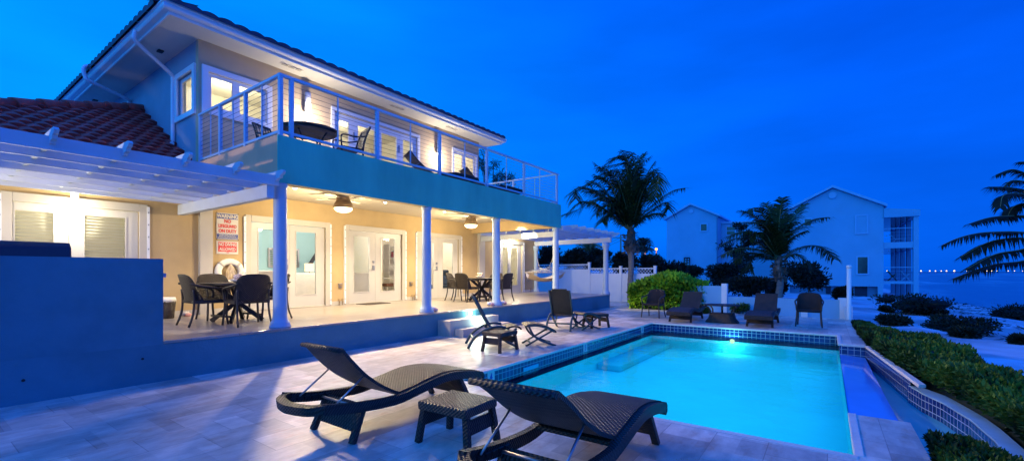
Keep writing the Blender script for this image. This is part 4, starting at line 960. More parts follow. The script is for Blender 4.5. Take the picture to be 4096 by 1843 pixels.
for sx in (-1, 1):
    for sy in (-1, 1):
        mb = MB(); mb.tube(smooth_path([(sx * .17, sy * .28, .26), (sx * .18, sy * .29, .36), (sx * .23, sy * .35, .44), (sx * .30, sy * .42, .49)], 3), .02, 6); mb.build('curved_post', M['frame_dark'], cf)
mb = MB(); mb.tube([(0, 0, .26), (0, 0, .49)], .028, 8); mb.build('post', M['frame_dark'], cf)

# balcony dining set
bt = thing('balcony_table', 'round black metal table on the balcony corner', 'table', (5.02, 8.68, 3.62), world=False)
MB().lathe([(.55, .70), (.565, .71), (.565, .73), (.55, .735)], (0, 0, 0), 36, smooth=False).build('tabletop', M['wood_dark'], bt)
MB().lathe([(.50, .665), (.52, .67), (.52, .70), (.50, .70)], (0, 0, 0), 36, smooth=False).build('apron', M['black'], bt)
for k in range(4):
    a = k * PI / 2 + .5; mb = MB(); mb.tube(smooth_path([(.40 * math.cos(a), .40 * math.sin(a), .70), (.22 * math.cos(a), .22 * math.sin(a), .38), (.42 * math.cos(a), .42 * math.sin(a), 0)], 4), .018, 6); mb.build('leg', M['black'], bt)
def metal_chair(label, loc, rotz):
    t = thing('balcony_chair', label, 'chair', loc, rotz, 'metal chairs on the balcony', world=False); g = M['black']
    mb = MB(); mb.box(-.22, -.23, .42, .24, .23, .445); mb.build('seat', M['wicker'], t, bevel=.01)
    for s in (-1, 1):
        mb = MB(); mb.tube(smooth_path([(-.24, s * .23, 0), (-.22, s * .23, .42), (-.28, s * .23, .70), (-.38, s * .225, .94)], 4), .02, 6); mb.build('back_post', g, t)
        mb = MB(); mb.tube([(.22, s * .23, .43), (.25, s * .235, 0)], .017, 6); mb.build('leg', g, t)
        mb = MB(); mb.tube(smooth_path([(-.29, s * .24, .72), (-.05, s * .26, .66), (.16, s * .265, .67), (.25, s * .26, .63), (.23, s * .235, .43)], 4), .017, 6); mb.build('arm', g, t)
    mb = MB()
    for k in range(5): mb.bar((-.22, -.16 + .08 * k, .45), (-.37, -.16 + .08 * k, .92), .02, .01)
    mb.bar((-.38, -.225, .93), (-.38, .225, .93), .03, .04); mb.build('backrest', g, t)
    return t
mc = metal_chair('black metal armchair right of the balcony table', (5.72, 8.35, 3.62), R(165))
dup(mc, (4.75, 9.5, 3.62), R(-70), 'black metal armchair behind the balcony table')

# hammock slung between the last balcony column and the rear pergola column
hm = thing('hammock', 'cream rope hammock slung under the far pergola', 'hammock', (15.2, 9.15, .53))
pa, pb = Vector((12.98, 7.50, 2.02)), Vector((17.24, 10.86, 2.12)); ax = (pb - pa); ax.z = 0; Lh = ax.length; ax.normalize(); sd = Vector((ax.y, -ax.x, 0))
c0 = (pa + pb) / 2; half = 1.0; wd = .66
mb = MB(); nu, nv = 14, 12; vs = []
for i in range(nu + 1):
    for j in range(nv + 1):
        u = -1 + 2 * i / nu; v = -1 + 2 * j / nv
        p = Vector((c0.x, c0.y, 0)) + ax * half * u + sd * wd * v; vs.append((p.x, p.y, 1.05 + .14 * u * u + .24 * v * v * (.6 + .4 * u * u)))
mb.add(vs, [(i * (nv + 1) + j, i * (nv + 1) + j + 1, (i + 1) * (nv + 1) + j + 1, (i + 1) * (nv + 1) + j) for i in range(nu) for j in range(nv)], True); mb.build('bed', M['rope'], hm)
for sg_, pt in ((-1, pa), (1, pb)):
    e = Vector((c0.x, c0.y, 1.42)) + ax * half * sg_; ringp = Vector((c0.x, c0.y, 1.62)) + ax * (half + .62) * sg_
    mb = MB(); mb.tube([e - sd * (wd + .03), e + sd * (wd + .03)], .016, 6); mb.build('spreader_bar', M['rope'], hm)
    mb = MB()
    for j in range(13): mb.tube([ringp, e + sd * wd * (-1 + j / 6)], .005, 4)
    mb.build('fan_strings', M['cream_fabric'], hm)
    mb = MB(); mb.tube([pt, ringp], .011, 6); mb.build('rope', M['rope'], hm)

# things in the living room
sf = thing('sofa', 'white sofa in the living room behind the first doors', 'sofa', (7.4, 13.1, .535))
MB().box(6.6, 12.95, .535, 8.25, 13.75, .93).build('seat', M['cream_fabric'], sf, bevel=.05); MB().box(6.6, 12.78, .535, 8.25, 12.94, 1.42).build('backrest', M['cream_fabric'], sf, bevel=.05)
for x in (6.42, 8.26): MB().box(x, 12.80, .535, x + .17, 13.75, 1.12).build('armrest', M['cream_fabric'], sf, bevel=.05)
tl = thing('table_lamp', 'small table lamp with glowing square shade behind the white sofa', 'lamp', (8.1, 14.0, 1.30))
MB().box(7.99, 13.9, 1.45, 8.20, 14.1, 1.72).build('shade', M['shade'], tl); MB().lathe([(.07, 0), (.07, .02), (.015, .04), (.015, .16)], (8.1, 14, 1.30), 12).build('base', M['wood_dark'], tl)
ct = thing('console_table', 'white console table carrying the lamp', 'table', (8.1, 14.0, .535)); MB().box(7.5, 13.85, 1.26, 8.8, 14.2, 1.298).build('top', M['trim'], ct)
for x in (7.52, 8.74):
    for y in (13.87, 14.14): MB().box(x, y, .535, x + .04, y + .04, 1.259).build('leg', M['trim'], ct)
ac = thing('dining_chair', 'white upholstered chair just inside the first doors', 'chair', (5.75, 12.2, .535))
MB().box(5.5, 12.0, .95, 6.0, 12.45, 1.02).build('seat', M['cream_fabric'], ac, bevel=.02); MB().box(5.5, 11.93, 1.0, 6.0, 11.99, 1.48).build('backrest', M['cream_fabric'], ac, bevel=.03)
for x in (5.52, 5.94):
    for y in (12.02, 12.4): MB().box(x, y, .535, x + .04, y + .04, .949).build('leg', M['trim'], ac)
kc = thing('cabinet', 'white counter cabinet seen through the left pane of the middle doors', 'cabinet', (9.0, 12.9, .535)); MB().box(8.42, 12.7, .535, 9.5, 13.1, 1.38).build('body', M['leaf_door'], kc); MB().box(8.40, 12.68, 1.381, 9.52, 13.12, 1.42).build('top', M['signwhite'], kc)
bc = thing('bookcase', 'white bookcase seen through the right pane of the middle doors', 'bookcase', (12.6, 15.2, .535))
for x in (12.2, 13.05): MB().box(x, 15.0, .535, x + .03, 15.35, 2.6).build('side_panel', M['leaf_door'], bc)
for z in (1.15, 1.62, 2.02, 2.5): MB().box(12.231, 15.0, z, 13.049, 15.35, z + .03).build('shelf', M['leaf_door'], bc)
bk = thing('book_row', 'row of teal and red books on the white bookcase', 'books', (12.65, 15.15, 2.05))
for k in range(8): MB().box(12.5 + .045 * k, 15.05, 2.051, 12.54 + .045 * k, 15.25, 2.30 + .02 * (k % 3)).build('book', M['book' if k % 3 else 'book2'], bk)
dk = thing('desk', 'white desk seen through the right pane of the middle doors', 'desk', (11.6, 14.4, .535)); MB().box(11.0, 14.1, 1.17, 12.2, 14.7, 1.21).build('top', M['leaf_door'], dk)
for x in (11.02, 12.12): MB().box(x, 14.12, .535, x + .05, 14.17, 1.169).build('leg', M['leaf_door'], dk)
so = thing('stool', 'small brown stool under the white desk', 'stool', (11.3, 13.8, .535)); MB().box(11.0, 13.65, .88, 11.45, 13.95, 1.0).build('cushion', paint('brown fabric', (.12, .05, .03), .9), so, bevel=.03)
for x in (11.03, 11.38):
    for y in (13.68, 13.88): MB().box(x, y, .535, x + .04, y + .04, .879).build('leg', M['leaf_door'], so)
ns = thing('sofa', 'dark blue sofa seen through the third doors', 'sofa', (12.3, 12.1, .535)); MB().box(11.5, 11.62, .535, 12.9, 12.5, .95).build('seat', M['navy'], ns, bevel=.05); MB().box(12.45, 11.62, .95, 12.9, 12.5, 1.36).build('backrest', M['navy'], ns, bevel=.05); MB().box(12.05, 11.75, 1.30, 12.4, 11.95, 1.52).build('cushion', M['navy'], ns, bevel=.05)

# ---------------------------------------------------------------- fence, low wall, post
fn = thing('white_fence', 'tall white vinyl fence with lattice top behind the hammock and palm', 'fence', (20.8, 9, -.1))
FX = 20.8
def fpanel(y0, y1, zt):
    mb = MB(); mb.box(FX - .02, y0, -.1, FX + .02, y1, zt - .30)
    n = int((y1 - y0) / .16)
    for k in range(1, n): mb.box(FX - .024, y0 + k * (y1 - y0) / n - .003, -.05, FX - .0205, y0 + k * (y1 - y0) / n + .003, zt - .34)
    mb.build('panel', M['rail'], fn)
    for za, zb in ((zt - .33, zt - .27), (zt - .05, zt), (0, .08)): MB().box(FX - .03, y0, za, FX + .03, y1, zb).build('rail', M['rail'], fn)
    mb = MB(); h = .22; s = .15; k = 0; y = y0 - h
    while y < y1:
        for d in (1, -1):
            a, b = (y, y + h) if d > 0 else (y + h, y)
            za, zb = zt - .27, zt - .05
            if a < y0 or b < y0 or a > y1 or b > y1: continue
            mb.bar((FX + .006 * d, a, za), (FX + .006 * d, b, zb), .012, .028, (1, 0, 0))
        y += s
    mb.build('lattice', M['rail'], fn)
for y0, y1, zt in ((12.2, 14.4, 1.84), (9.98, 12.1, 1.84), (8.30, 9.88, 1.63), (6.62, 8.2, 1.63)): fpanel(y0, y1, zt)
for y, zt in ((14.45, 1.9), (12.15, 1.9), (9.93, 1.9), (8.25, 1.7), (6.57, 1.7)):
    mb = MB(); mb.box(FX - .06, y - .06, -.1, FX + .06, y + .06, zt); mb.box(FX - .075, y - .075, zt, FX + .075, y + .075, zt + .03); mb.build('post', M['rail'], fn)
lw = thing('low_wall', 'low white garden wall with pillars behind the far sun loungers', 'wall', (17.5, 1.5, 0))
mb = MB(); mb.box(17.42, -.35, -.3, 17.56, 2.95, .56); mb.build('wall', M['house_white'], lw)
mb = MB(); mb.box(17.38, 3.10, -.3, 17.60, 4.2, .93); mb.build('wall', M['house_white'], lw)
for y, z in ((3.02, 1.02), (.62, .60), (-.40, .62)): MB().box(17.36, y - .09, -.3, 17.62, y + .09, z).build('pillar', M['white'], lw)
for k in range(5):
    x = 17.05 + .62 * k; MB().box(x - .1, -.62 + .03 * k, -.3, x + .1, -.42 + .03 * k, .40 + .03 * k).build('pillar', M['white'], lw)
    MB().box(x + .101, -.57 + .03 * k, -.3, x + .519, -.50 + .03 * k, .30 + .03 * k).build('wall', M['white'], lw)
p = thing('white_post', 'tall plain white pipe post at the far right corner of the deck', 'post', (16.8, -.53, 0)); MB().lathe([(.065, 0), (.06, .02), (.06, 1.58)], (16.8, -.53, 0), 18).build('pipe', M['white'], p); MB().lathe([(.068, 1.56), (.068, 1.63), (.05, 1.645)], (16.8, -.53, 0), 18).build('cap', M['white'], p)

# ---------------------------------------------------------------- foliage
def leaf(mb, c, d, n, L_, W_, shade):
    s = d.cross(n).normalized() * (W_ / 2); t = d * L_
    mb.add([c, c + t * .45 + s, c + t, c + t * .45 - s], [(0, 1, 2, 3)], shade=shade)
def rnd_dir():
    z = random.uniform(-1, 1); a = random.uniform(0, 2 * PI); r = math.sqrt(1 - z * z); return Vector((r * math.cos(a), r * math.sin(a), z))
def clump_noise(p, f=1.0):
    return .5 + .25 * (math.sin(p.x * 2.7 * f + 1.3 * math.sin(p.y * 1.9 * f)) + math.sin(p.z * 3.3 * f + p.y * 2.3 * f))
def bush(label, c, r, n, mat, group=None, leaf_size=.11, name='bush', cat='bush', lobes=7, ground=None, core=True):
    """shrub of many leaves on a lumpy crown around a short stem"""
    c = Vector(c); g = c.z - r[2] if ground is None else ground
    t = thing(name, label, cat, (c.x, c.y, g), group=group)
    lb = [(Vector((0, 0, 0)), .72)] + [(Vector((random.uniform(-.62, .62), random.uniform(-.62, .62), random.uniform(-.45, .5))), random.uniform(.28, .5)) for _ in range(lobes)]
    mb = MB()
    for i in range(n):
        o, s = random.choice(lb); d = rnd_dir()
        q = o + d * s * random.uniform(.55, 1.18)
        if q.z < -1: q.z = -1
        p = Vector((c.x + q.x * r[0], c.y + q.y * r[1], max(g + .01, c.z + q.z * r[2])))
        dd = (d + rnd_dir() * .9 + UP * .35).normalized(); nn = (rnd_dir() + UP * .8 + d * .6).normalized()
        sh = max(0, min(1, .25 + .35 * (q.z + 1) / 2 + .35 * (clump_noise(p * 1.0) - .5) + random.uniform(-.2, .25)))  # leaf colour lightens towards the crown top, shading put in
        leaf(mb, p, dd, nn, leaf_size * random.uniform(.7, 1.5), leaf_size * .5, sh)
    mb.build('crown', mat, t)
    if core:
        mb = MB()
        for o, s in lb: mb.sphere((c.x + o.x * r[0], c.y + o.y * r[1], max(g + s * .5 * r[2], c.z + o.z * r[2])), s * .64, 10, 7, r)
        mb.build('dark_core', M['palm2'], t)  # solid dark fill inside the crown
    mb = MB(); mb.tube([(c.x, c.y, g - .05), (c.x + .03, c.y, c.z)], [.06, .03], 6); mb.build('trunk', M['bark'], t)
    return t
def hedge_along(name, label, path, half, h0, n, mat, leaf_size, cat='hedge', zb=0., hn=.12):
    t = thing(name, label, cat, (path[0][0], path[0][1], zb)); mb = MB()
    P = [Vector((a, b, 0)) for a, b in path]; segs = [(P[i + 1] - P[i]).length for i in range(len(P) - 1)]; tot = sum(segs)
    hs = h0 if isinstance(h0, (list, tuple)) else [h0] * len(P)
    core = MB(); vs = []
    for i, p in enumerate(P):
        tg = (P[min(i + 1, len(P) - 1)] - P[max(i - 1, 0)]).normalized(); sd_ = Vector((-tg.y, tg.x, 0)); hw = half[i] if isinstance(half, (list, tuple)) else half
        for a, z in ((-.82, zb - .2), (-.8, zb + hs[i] * .7), (-.45, zb + hs[i] * .86), (.45, zb + hs[i] * .86), (.8, zb + hs[i] * .7), (.82, zb - .2)): v = p + sd_ * hw * a; vs.append((v.x, v.y, z))
    core.add(vs, [(i * 6 + k, i * 6 + k + 1, (i + 1) * 6 + k + 1, (i + 1) * 6 + k) for i in range(len(P) - 1) for k in range(5)] + [tuple(range(6)), tuple((len(P) - 1) * 6 + k for k in range(6))[::-1]])
    core.build('dark_core', M['palm2'], t)  # solid dark fill inside the hedge
    for _ in range(n):
        d = random.uniform(0, tot); i = 0
        while i < len(segs) - 1 and d > segs[i]: d -= segs[i]; i += 1
        f = d / segs[i]; p = P[i].lerp(P[i + 1], f); tg = (P[i + 1] - P[i]).normalized(); sd_ = Vector((-tg.y, tg.x, 0))
        hw = (half[i] * (1 - f) + half[i + 1] * f) if isinstance(half, (list, tuple)) else half; h = hs[i] * (1 - f) + hs[i + 1] * f
        h *= 1 + hn * 2 * (clump_noise(p * 1.3) - .5) + random.uniform(-.06, .06)
        a = random.random() * 2.9
        if a < 1.0: q = p + sd_ * hw * random.uniform(-1, 1); z = zb + h * random.uniform(.86, 1.04); out = UP
        else:
            s = -1 if a < 1.95 else 1; q = p + sd_ * hw * s * random.uniform(.86, 1.06); z = zb + h * random.random() ** .8; out = sd_ * s
            q = q - sd_ * s * hw * .25 * (z - zb) / max(h, .01)
        q = Vector((q.x, q.y, z)); dd = (out + rnd_dir() * .8 + UP * .4).normalized(); nn = (rnd_dir() + out * .8 + UP * .5).normalized()
        sh = max(0, min(1, .10 + .45 * (z - zb) / max(h, .1) + .9 * (clump_noise(q * 1.8) - .5) + random.uniform(-.2, .25)))  # shading put into leaf colour: dark at the base, paler above
        leaf(mb, q, dd, nn, leaf_size * random.uniform(.7, 1.4), leaf_size * .55, sh)
    mb.build('foliage', mat, t); return t
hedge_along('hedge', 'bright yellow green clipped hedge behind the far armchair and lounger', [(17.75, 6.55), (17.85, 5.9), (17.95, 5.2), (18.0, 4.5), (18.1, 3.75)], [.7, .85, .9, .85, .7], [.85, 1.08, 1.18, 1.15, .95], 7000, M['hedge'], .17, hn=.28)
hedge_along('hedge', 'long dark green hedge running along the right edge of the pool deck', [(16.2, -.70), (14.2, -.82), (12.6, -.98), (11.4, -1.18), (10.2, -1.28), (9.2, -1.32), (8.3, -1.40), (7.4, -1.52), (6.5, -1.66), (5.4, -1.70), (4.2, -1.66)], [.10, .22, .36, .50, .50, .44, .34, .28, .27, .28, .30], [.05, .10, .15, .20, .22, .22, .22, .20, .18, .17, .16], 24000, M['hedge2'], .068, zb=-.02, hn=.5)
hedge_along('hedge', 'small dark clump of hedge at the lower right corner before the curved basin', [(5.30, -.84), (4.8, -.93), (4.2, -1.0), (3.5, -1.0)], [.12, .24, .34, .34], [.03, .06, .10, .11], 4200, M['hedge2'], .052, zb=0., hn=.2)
def B(x, y, hw, hh, D): return at(x, y, D), (hw / FPX * D, hw / FPX * D * .8, hh / FPX * D)
DB = 'dark bushes behind the fence and garden wall'
for i, (x, y, hw, hh, D, lbl) in enumerate((
    (2195, 1030, 75, 62, 25, 'dark bush behind the fence, seen past the hammock'), (2300, 1042, 75, 52, 25.5, 'dark bush behind the fence, between the last balcony column and the pergola post'),
    (2400, 1040, 75, 50, 26, 'dark bush behind the fence beneath the warm painted palm crown'), (2500, 1052, 70, 48, 26, 'dark bush behind the fence directly behind the left palm trunk'),
    (2600, 1062, 70, 50, 27, 'dark bush behind the fence under the street lamps'), (2690, 1082, 62, 44, 28, 'dark rounded bush between the end of the fence and the left gabled house'))):
    c, r = B(x, y, hw, hh, D); bush(lbl, c, r, 3600, M['bush'], DB, .17, ground=-.1)
for i, (x, y, hw, hh, D, lbl) in enumerate((
    (2775, 1088, 52, 30, 34, 'low dark bush at the foot of the left gabled house'), (2900, 1100, 105, 55, 27, 'wide dark bush left of the middle palm behind the bright hedge'),
    (2985, 1148, 105, 45, 22, 'dark bush just left of the middle palm trunk above the garden wall'), (3235, 1112, 108, 68, 24, 'large round dark bush between the middle palm and the right house'),
    (3375, 1172, 38, 22, 23, 'small dark bush by the white post in front of the right house'), (3110, 1150, 50, 40, 25, 'dark bush directly behind the middle palm trunk'))):
    c, r = B(x, y, hw, hh, D); bush(lbl, c, r, 4000, M['bush'], DB, .16, ground=-.1)
DS = 'dune scrub on the beach'
for x, y, hw, hh, D, lbl in ((3640, 1215, 160, 42, 21.5, 'long dark dune bush at the foot of the right house'), (3860, 1296, 155, 34, 15.4, 'low spreading dune bush nearest the hedge on the sand'), (3570, 1278, 68, 22, 17., 'small dune bush on the sand just right of the deck corner'),
                             (4075, 1246, 125, 34, 22., 'dune bush at the right edge of the picture near the water'), (3865, 1332, 58, 18, 13.9, 'small ragged scrub in front of the low spreading dune bush'), (3545, 1236, 30, 12, 20.5, 'tiny tuft of scrub by the long dune bush'), (3740, 1248, 40, 12, 20.5, 'small dark tuft in front of the long dune bush'), (4085, 1364, 30, 14, 13.5, 'small scrub tuft at the right edge beyond the hedge')):
    D = 8.
    while D < 60 and at(x, y + hh, D).z > ground_z(at(x, y + hh, D).x, at(x, y + hh, D).y): D += .1
    c, r = B(x, y, hw, hh, D); g0 = ground_z(c.x, c.y); bush(lbl, Vector((c.x, c.y, g0 + r[2] * .8)), (r[0] * .9, r[1], r[2] * 1.15), 2600, M['dune'], DS, .10, lobes=10, ground=g0 - .03)
for x, y, hw, hh, D, lbl in ((2955, 1232, 50, 20, 15.6, 'low dark plant before the garden wall, behind the woven table'), (3155, 1240, 40, 20, 15.4, 'low green plant before the garden wall between the right lounger and armchair'), (2820, 1240, 26, 12, 15.4, 'low dark plant beside the left lounger of the far row')):
    c, r = B(x, y, hw, hh, D); bush(lbl, c, r, 1100, M['hedge2'], 'low plants before the garden wall', .07, name='plant', cat='plant', ground=0.)
mb = MB()
for k in range(2600):
    x = random.uniform(11, 60)
    if k % 3 == 0: y = shore_y(x) + random.gauss(1.2, .25) + .5 * math.sin(x * .35)
    else: y = random.uniform(shore_y(x) + 1.5, -2.2); 
    if y > -2.2 or (k % 3 and clump_noise(Vector((x, y, 0)) * .35) < .52): continue
    z = ground_z(x, y) + .02; a = random.uniform(0, 2 * PI)
    for q in range(3): leaf(mb, Vector((x + random.gauss(0, .15), y + random.gauss(0, .1), z)), Vector((math.cos(a + q), math.sin(a + q), .18)).normalized(), UP, random.uniform(.12, .32), .09, random.random())
o = mb.build('seaweed_wrack', M['dune']); tag(o, 'dark seaweed and debris strewn over the beach sand', 'seaweed'); o['kind'] = 'stuff'
# casuarinas beyond the balcony and a small tree between the far houses
def tree(label, x, ytop, ybase_z, D, w, n, mat, name, group=None, wisp=False):
    top = at(x, ytop, D); t = thing(name, label, 'tree', (top.x, top.y, -.1), group=group); H = top.z + .1
    mb = MB(); mb.tube([(top.x, top.y, -.15), (top.x + .1, top.y, H * .5), (top.x, top.y, H * .96)], [.16, .10, .02], 7); br = []
    for k in range(26 if wisp else 16):
        z = H * random.uniform(.35, .97); a = random.uniform(0, 2 * PI); ln = w * (1.15 - .75 * z / H) * random.uniform(.5, 1.2)
        o = Vector((top.x, top.y, z)); e = o + Vector((math.cos(a) * ln, math.sin(a) * ln, ln * (.8 if wisp else .35))); br.append((o, e)); mb.tube([o, e], [.035, .008], 5)
    mb.build('trunk', M['bark'], t); mb = MB()
    for _ in range(n):
        o, e = random.choice(br); p = o.lerp(e, random.uniform(.3, 1.05)) + rnd_dir() * random.uniform(0, .28 if wisp else .40)
        leaf(mb, p, (rnd_dir() + (UP * -.4 if wisp else UP * .2)).normalized(), rnd_dir(), .34 if wisp else .22, .05 if wisp else .12, max(0, min(1, clump_noise(p) + random.uniform(-.3, .3))))
    mb.build('crown', mat, t)
tree('thin dark casuarina tree behind the villa, seen through the balcony cables', 1935, 610, 0, 27, 1.0, 900, M['bush'], 'casuarina_tree', 'casuarinas behind the villa', True)
tree('thin dark casuarina tree behind the villa, right of the upper window wall', 1972, 618, 0, 29, .9, 700, M['bush'], 'casuarina_tree', 'casuarinas behind the villa', True)
tree('short dark casuarina tree behind the far end of the balcony', 2022, 670, 0, 29, 1.1, 900, M['bush'], 'casuarina_tree', 'casuarinas behind the villa', True)
tree('leafy dark tree between the two gabled houses behind the middle palm', 2965, 905, 0, 36, 1.9, 2200, M['bush'], 'leafy_tree')

# palms
def frond(mb, pts, L_, n, mat_shade=.5, wind=Vector((0, 0, 0)), droop=.8, wdt=.042):
    pp = smooth_path(pts, 6); ln = [0]
    for a, b in zip(pp, pp[1:]): ln.append(ln[-1] + (b - a).length)
    tot = ln[-1]
    for i in range(n):
        f = .10 + .90 * i / (n - 1); d = f * tot; k = 0
        while k < len(ln) - 2 and ln[k + 1] < d: k += 1
        q = (d - ln[k]) / max(1e-6, ln[k + 1] - ln[k]); p = pp[k].lerp(pp[k + 1], q); tg = (pp[k + 1] - pp[k]).normalized()
        s = tg.cross(UP); s = s.normalized() if s.length > .15 else tg.cross(FWD).normalized()
        nn = s.cross(tg).normalized()
        l = L_ * (.35 + .65 * math.sin(PI * min(1, f * .9 + .08)) ** .7)
        for sg_ in (-1, 1):
            dr = (s * sg_ * random.uniform(.65, 1.0) + tg * random.uniform(.5, .8) + nn * .15 + wind).normalized()
            m1 = p + dr * l * .5 - UP * l * .08 * droop * 2; e = p + dr * l * .9 - UP * l * random.uniform(.3, .75) * droop
            w = dr.cross(nn).normalized() * wdt * random.uniform(.7, 1.2)
            sh = max(0, min(1, mat_shade + random.uniform(-.25, .3)))
            mb.add([p - w * .5, p + w * .5, m1 + w * .5, m1 - w * .5, e], [(0, 1, 2, 3), (3, 2, 4)], shade=sh)
def palm(label, base, crown, D, fr, conv, mat, L_, nl, trunk_r=(.17, .13), boots=1.0, group=None, name='palm_tree', dep=.9, wind=(0, 0, 0), droop=.85, bw=.28):
    base = Vector(base); t = thing(name, label, 'palm tree', base, group=group); cr = at(*conv(*crown), D)
    H = cr.z - base.z; mb = MB(); pts = [base.lerp(cr, k / 26) + Vector((.06 * math.sin(k * .22), .04 * math.sin(k * .3), 0)) for k in range(27)]
    pts[-1] = cr; mb.tube(pts, [(trunk_r[0] + (trunk_r[1] - trunk_r[0]) * k / 26) * (1.05 if k % 2 else .97) for k in range(27)], 12); mb.build('trunk', M['bark'], t)
    if boots:
        mb = MB(); b = cr - UP * boots
        mb.lathe([(trunk_r[1], 0), (bw * .88, boots * .25), (bw, boots * .5), (bw * .78, boots * .75), (bw * .7, boots), (.10, boots + .2)], (b.x, b.y, b.z), 14, smooth=False, jitter=.16)
        for _ in range(90):
            a = random.uniform(0, 2 * PI); z = random.uniform(.05, 1) * boots; o = Vector((b.x + bw * .85 * math.cos(a), b.y + bw * .85 * math.sin(a), b.z + z)); dd = Vector((math.cos(a), math.sin(a), random.uniform(-.6, 1.2))).normalized()
            leaf(mb, o, dd, rnd_dir(), .22, .10, .5)
        mb.build('leaf_bases', M['fibre'], t)
    for i, f in enumerate(fr):
        dz = random.uniform(-dep, dep); m = len(f); pts = []
        for k, q in enumerate([crown] + list(f)):
            pts.append(at(*conv(*q), D + dz * (k / m) ** 1.0))
        mb = MB(); frond(mb, pts, L_ * random.uniform(.85, 1.1), nl, random.uniform(.15, .6), Vector(wind), droop); o = mb.build('frond', mat, t)
        pp = smooth_path(pts, 5); mb = MB(); mb.tube(pp, [.035 - .030 * k / (len(pp) - 1) for k in range(len(pp))], 5); mb.build('stalk', M['stem'], o)
    return t
cbg = lambda x, y: (2200 + x / 2.1467, 580 + y / 2.1467)
PG = 'palms around the garden'
fr1 = [((560, 560), (400, 420), (270, 365), (165, 415)), ((520, 590), (380, 510), (270, 487), (165, 565)), ((590, 560), (470, 400), (390, 325), (300, 345)), ((640, 480), (560, 270), (430, 195)), ((600, 520), (500, 330), (390, 260)),
       ((690, 430), (690, 200), (600, 105), (450, 180)), ((700, 400), (680, 180), (620, 90), (530, 135)), ((705, 450), (740, 250), (805, 80)), ((720, 450), (730, 200), (700, 95), (650, 85)), ((760, 480), (840, 270), (890, 250), (880, 480)), ((770, 470), (840, 250), (900, 150)),
       ((800, 590), (950, 460), (1060, 390), (1160, 368)), ((800, 620), (900, 540), (1000, 490), (1015, 545)), ((780, 640), (880, 590), (960, 590)), ((640, 640), (560, 560), (480, 610), (450, 660)), ((640, 600), (540, 470), (430, 450), (330, 500)), ((660, 560), (620, 400), (560, 340), (480, 400)),
       ((720, 560), (760, 420), (800, 380), (830, 460)), ((690, 540), (660, 400), (640, 350), (590, 420), (580, 560)), ((640, 620), (560, 520), (470, 520), (400, 590)), ((730, 520), (790, 350), (830, 300)), ((660, 480), (610, 260), (520, 220), (450, 300)), ((670, 500), (580, 330), (500, 240), (400, 270))]
fr1 += [tuple((x + random.uniform(-55, 55) * (k + 1) / 3, y + random.uniform(-45, 60) * (k + 1) / 3) for k, (x, y) in enumerate(f)) for f in fr1[:11]]
palm('tall windblown coconut palm left of the far houses, behind the white fence', (20.4, 7.62, -.1), (693, 745), 21.07, fr1, cbg, M['palm'], 1.05, 60, (.135, .125), 1.15, PG, bw=.27)
cpb = lambda x, y: (2600 + x / 2.76, 780 + y / 2.76)
fr2 = [((1330, 450), (1200, 270), (1090, 205), (1010, 172)), ((1340, 400), (1230, 190), (1150, 140), (1080, 185)), ((1390, 400), (1330, 210), (1285, 95)), ((1420, 380), (1440, 170), (1462, 35)), ((1480, 420), (1590, 240), (1695, 105)), ((1500, 480), (1650, 350), (1800, 270), (1965, 243)),
       ((1530, 650), (1700, 565), (1880, 570), (2030, 700)), ((1500, 680), (1590, 655), (1680, 690), (1745, 770)), ((1300, 610), (1150, 510), (950, 475), (760, 565)), ((1310, 650), (1150, 590), (960, 590), (790, 670)), ((1320, 680), (1180, 640), (1050, 640), (930, 710)), ((1310, 700), (1200, 660), (1120, 720), (1095, 800)),
       ((1320, 580), (1180, 430), (1020, 400), (850, 460)), ((1360, 480), (1250, 320), (1130, 300), (1030, 300)), ((1400, 430), (1390, 250), (1410, 120)), ((1460, 450), (1540, 330), (1610, 300)), ((1490, 560), (1600, 450), (1700, 400)), ((1350, 560), (1280, 430), (1180, 420), (1100, 480)), ((1440, 500), (1480, 330), (1520, 220)), ((1380, 520), (1320, 350), (1240, 290))]
palm('coconut palm in the middle distance in front of the right house, fronds spread wide', (21.7, 1.62, -.1), (1420, 720), 18.7, fr2, cpb, M['palm'], .80, 58, (.14, .12), .9, PG, bw=.20)
crt = lambda x, y: (3750 + x / 2.107, 600 + y / 2.107)
fr3 = [((820, 690), (600, 690), (360, 700), (180, 740), (40, 800)), ((840, 740), (640, 740), (420, 780), (200, 900)), ((850, 780), (700, 840), (480, 880), (250, 1000)), ((860, 860), (720, 935), (500, 960), (320, 1010), (140, 1080)), ((840, 560), (640, 555), (440, 570), (270, 620)), ((850, 420), (730, 350), (600, 315), (430, 310)), ((850, 400), (700, 370), (560, 380), (530, 480)), ((850, 300), (720, 265), (620, 260), (560, 310)), ((840, 240), (720, 190), (620, 165), (500, 205)), ((880, 200), (800, 110), (690, 100)), ((960, 300), (960, 100), (900, 20)), ((1050, 400), (1150, 250), (1300, 220)), ((1080, 560), (1250, 560), (1400, 700)), ((1000, 750), (1100, 850), (1150, 1000)), ((880, 480), (740, 450), (640, 480), (590, 560))]
palm('dark coconut palm at the right edge, only its fronds reaching into the picture', (at(*crt(1010, 600), 12.5).x, at(*crt(1010, 600), 12.5).y, -1.0), (980, 600), 12.5, fr3, crt, M['palm2'], .44, 90, (.16, .13), .8, PG, dep=.6, droop=1.25)
def simple_fronds(cx, cy, R_, n):
    o = []
    for k in range(n):
        a = PI * (-.15 + 1.3 * k / (n - 1)) + random.uniform(-.1, .1); r = R_ * random.uniform(.8, 1.15)
        o.append(((cx + r * .5 * math.cos(a), cy - r * .62 * math.sin(a) - r * .1), (cx + r * math.cos(a), cy - r * .75 * math.sin(a) + r * .15)))
    return o
idt = lambda x, y: (x, y)
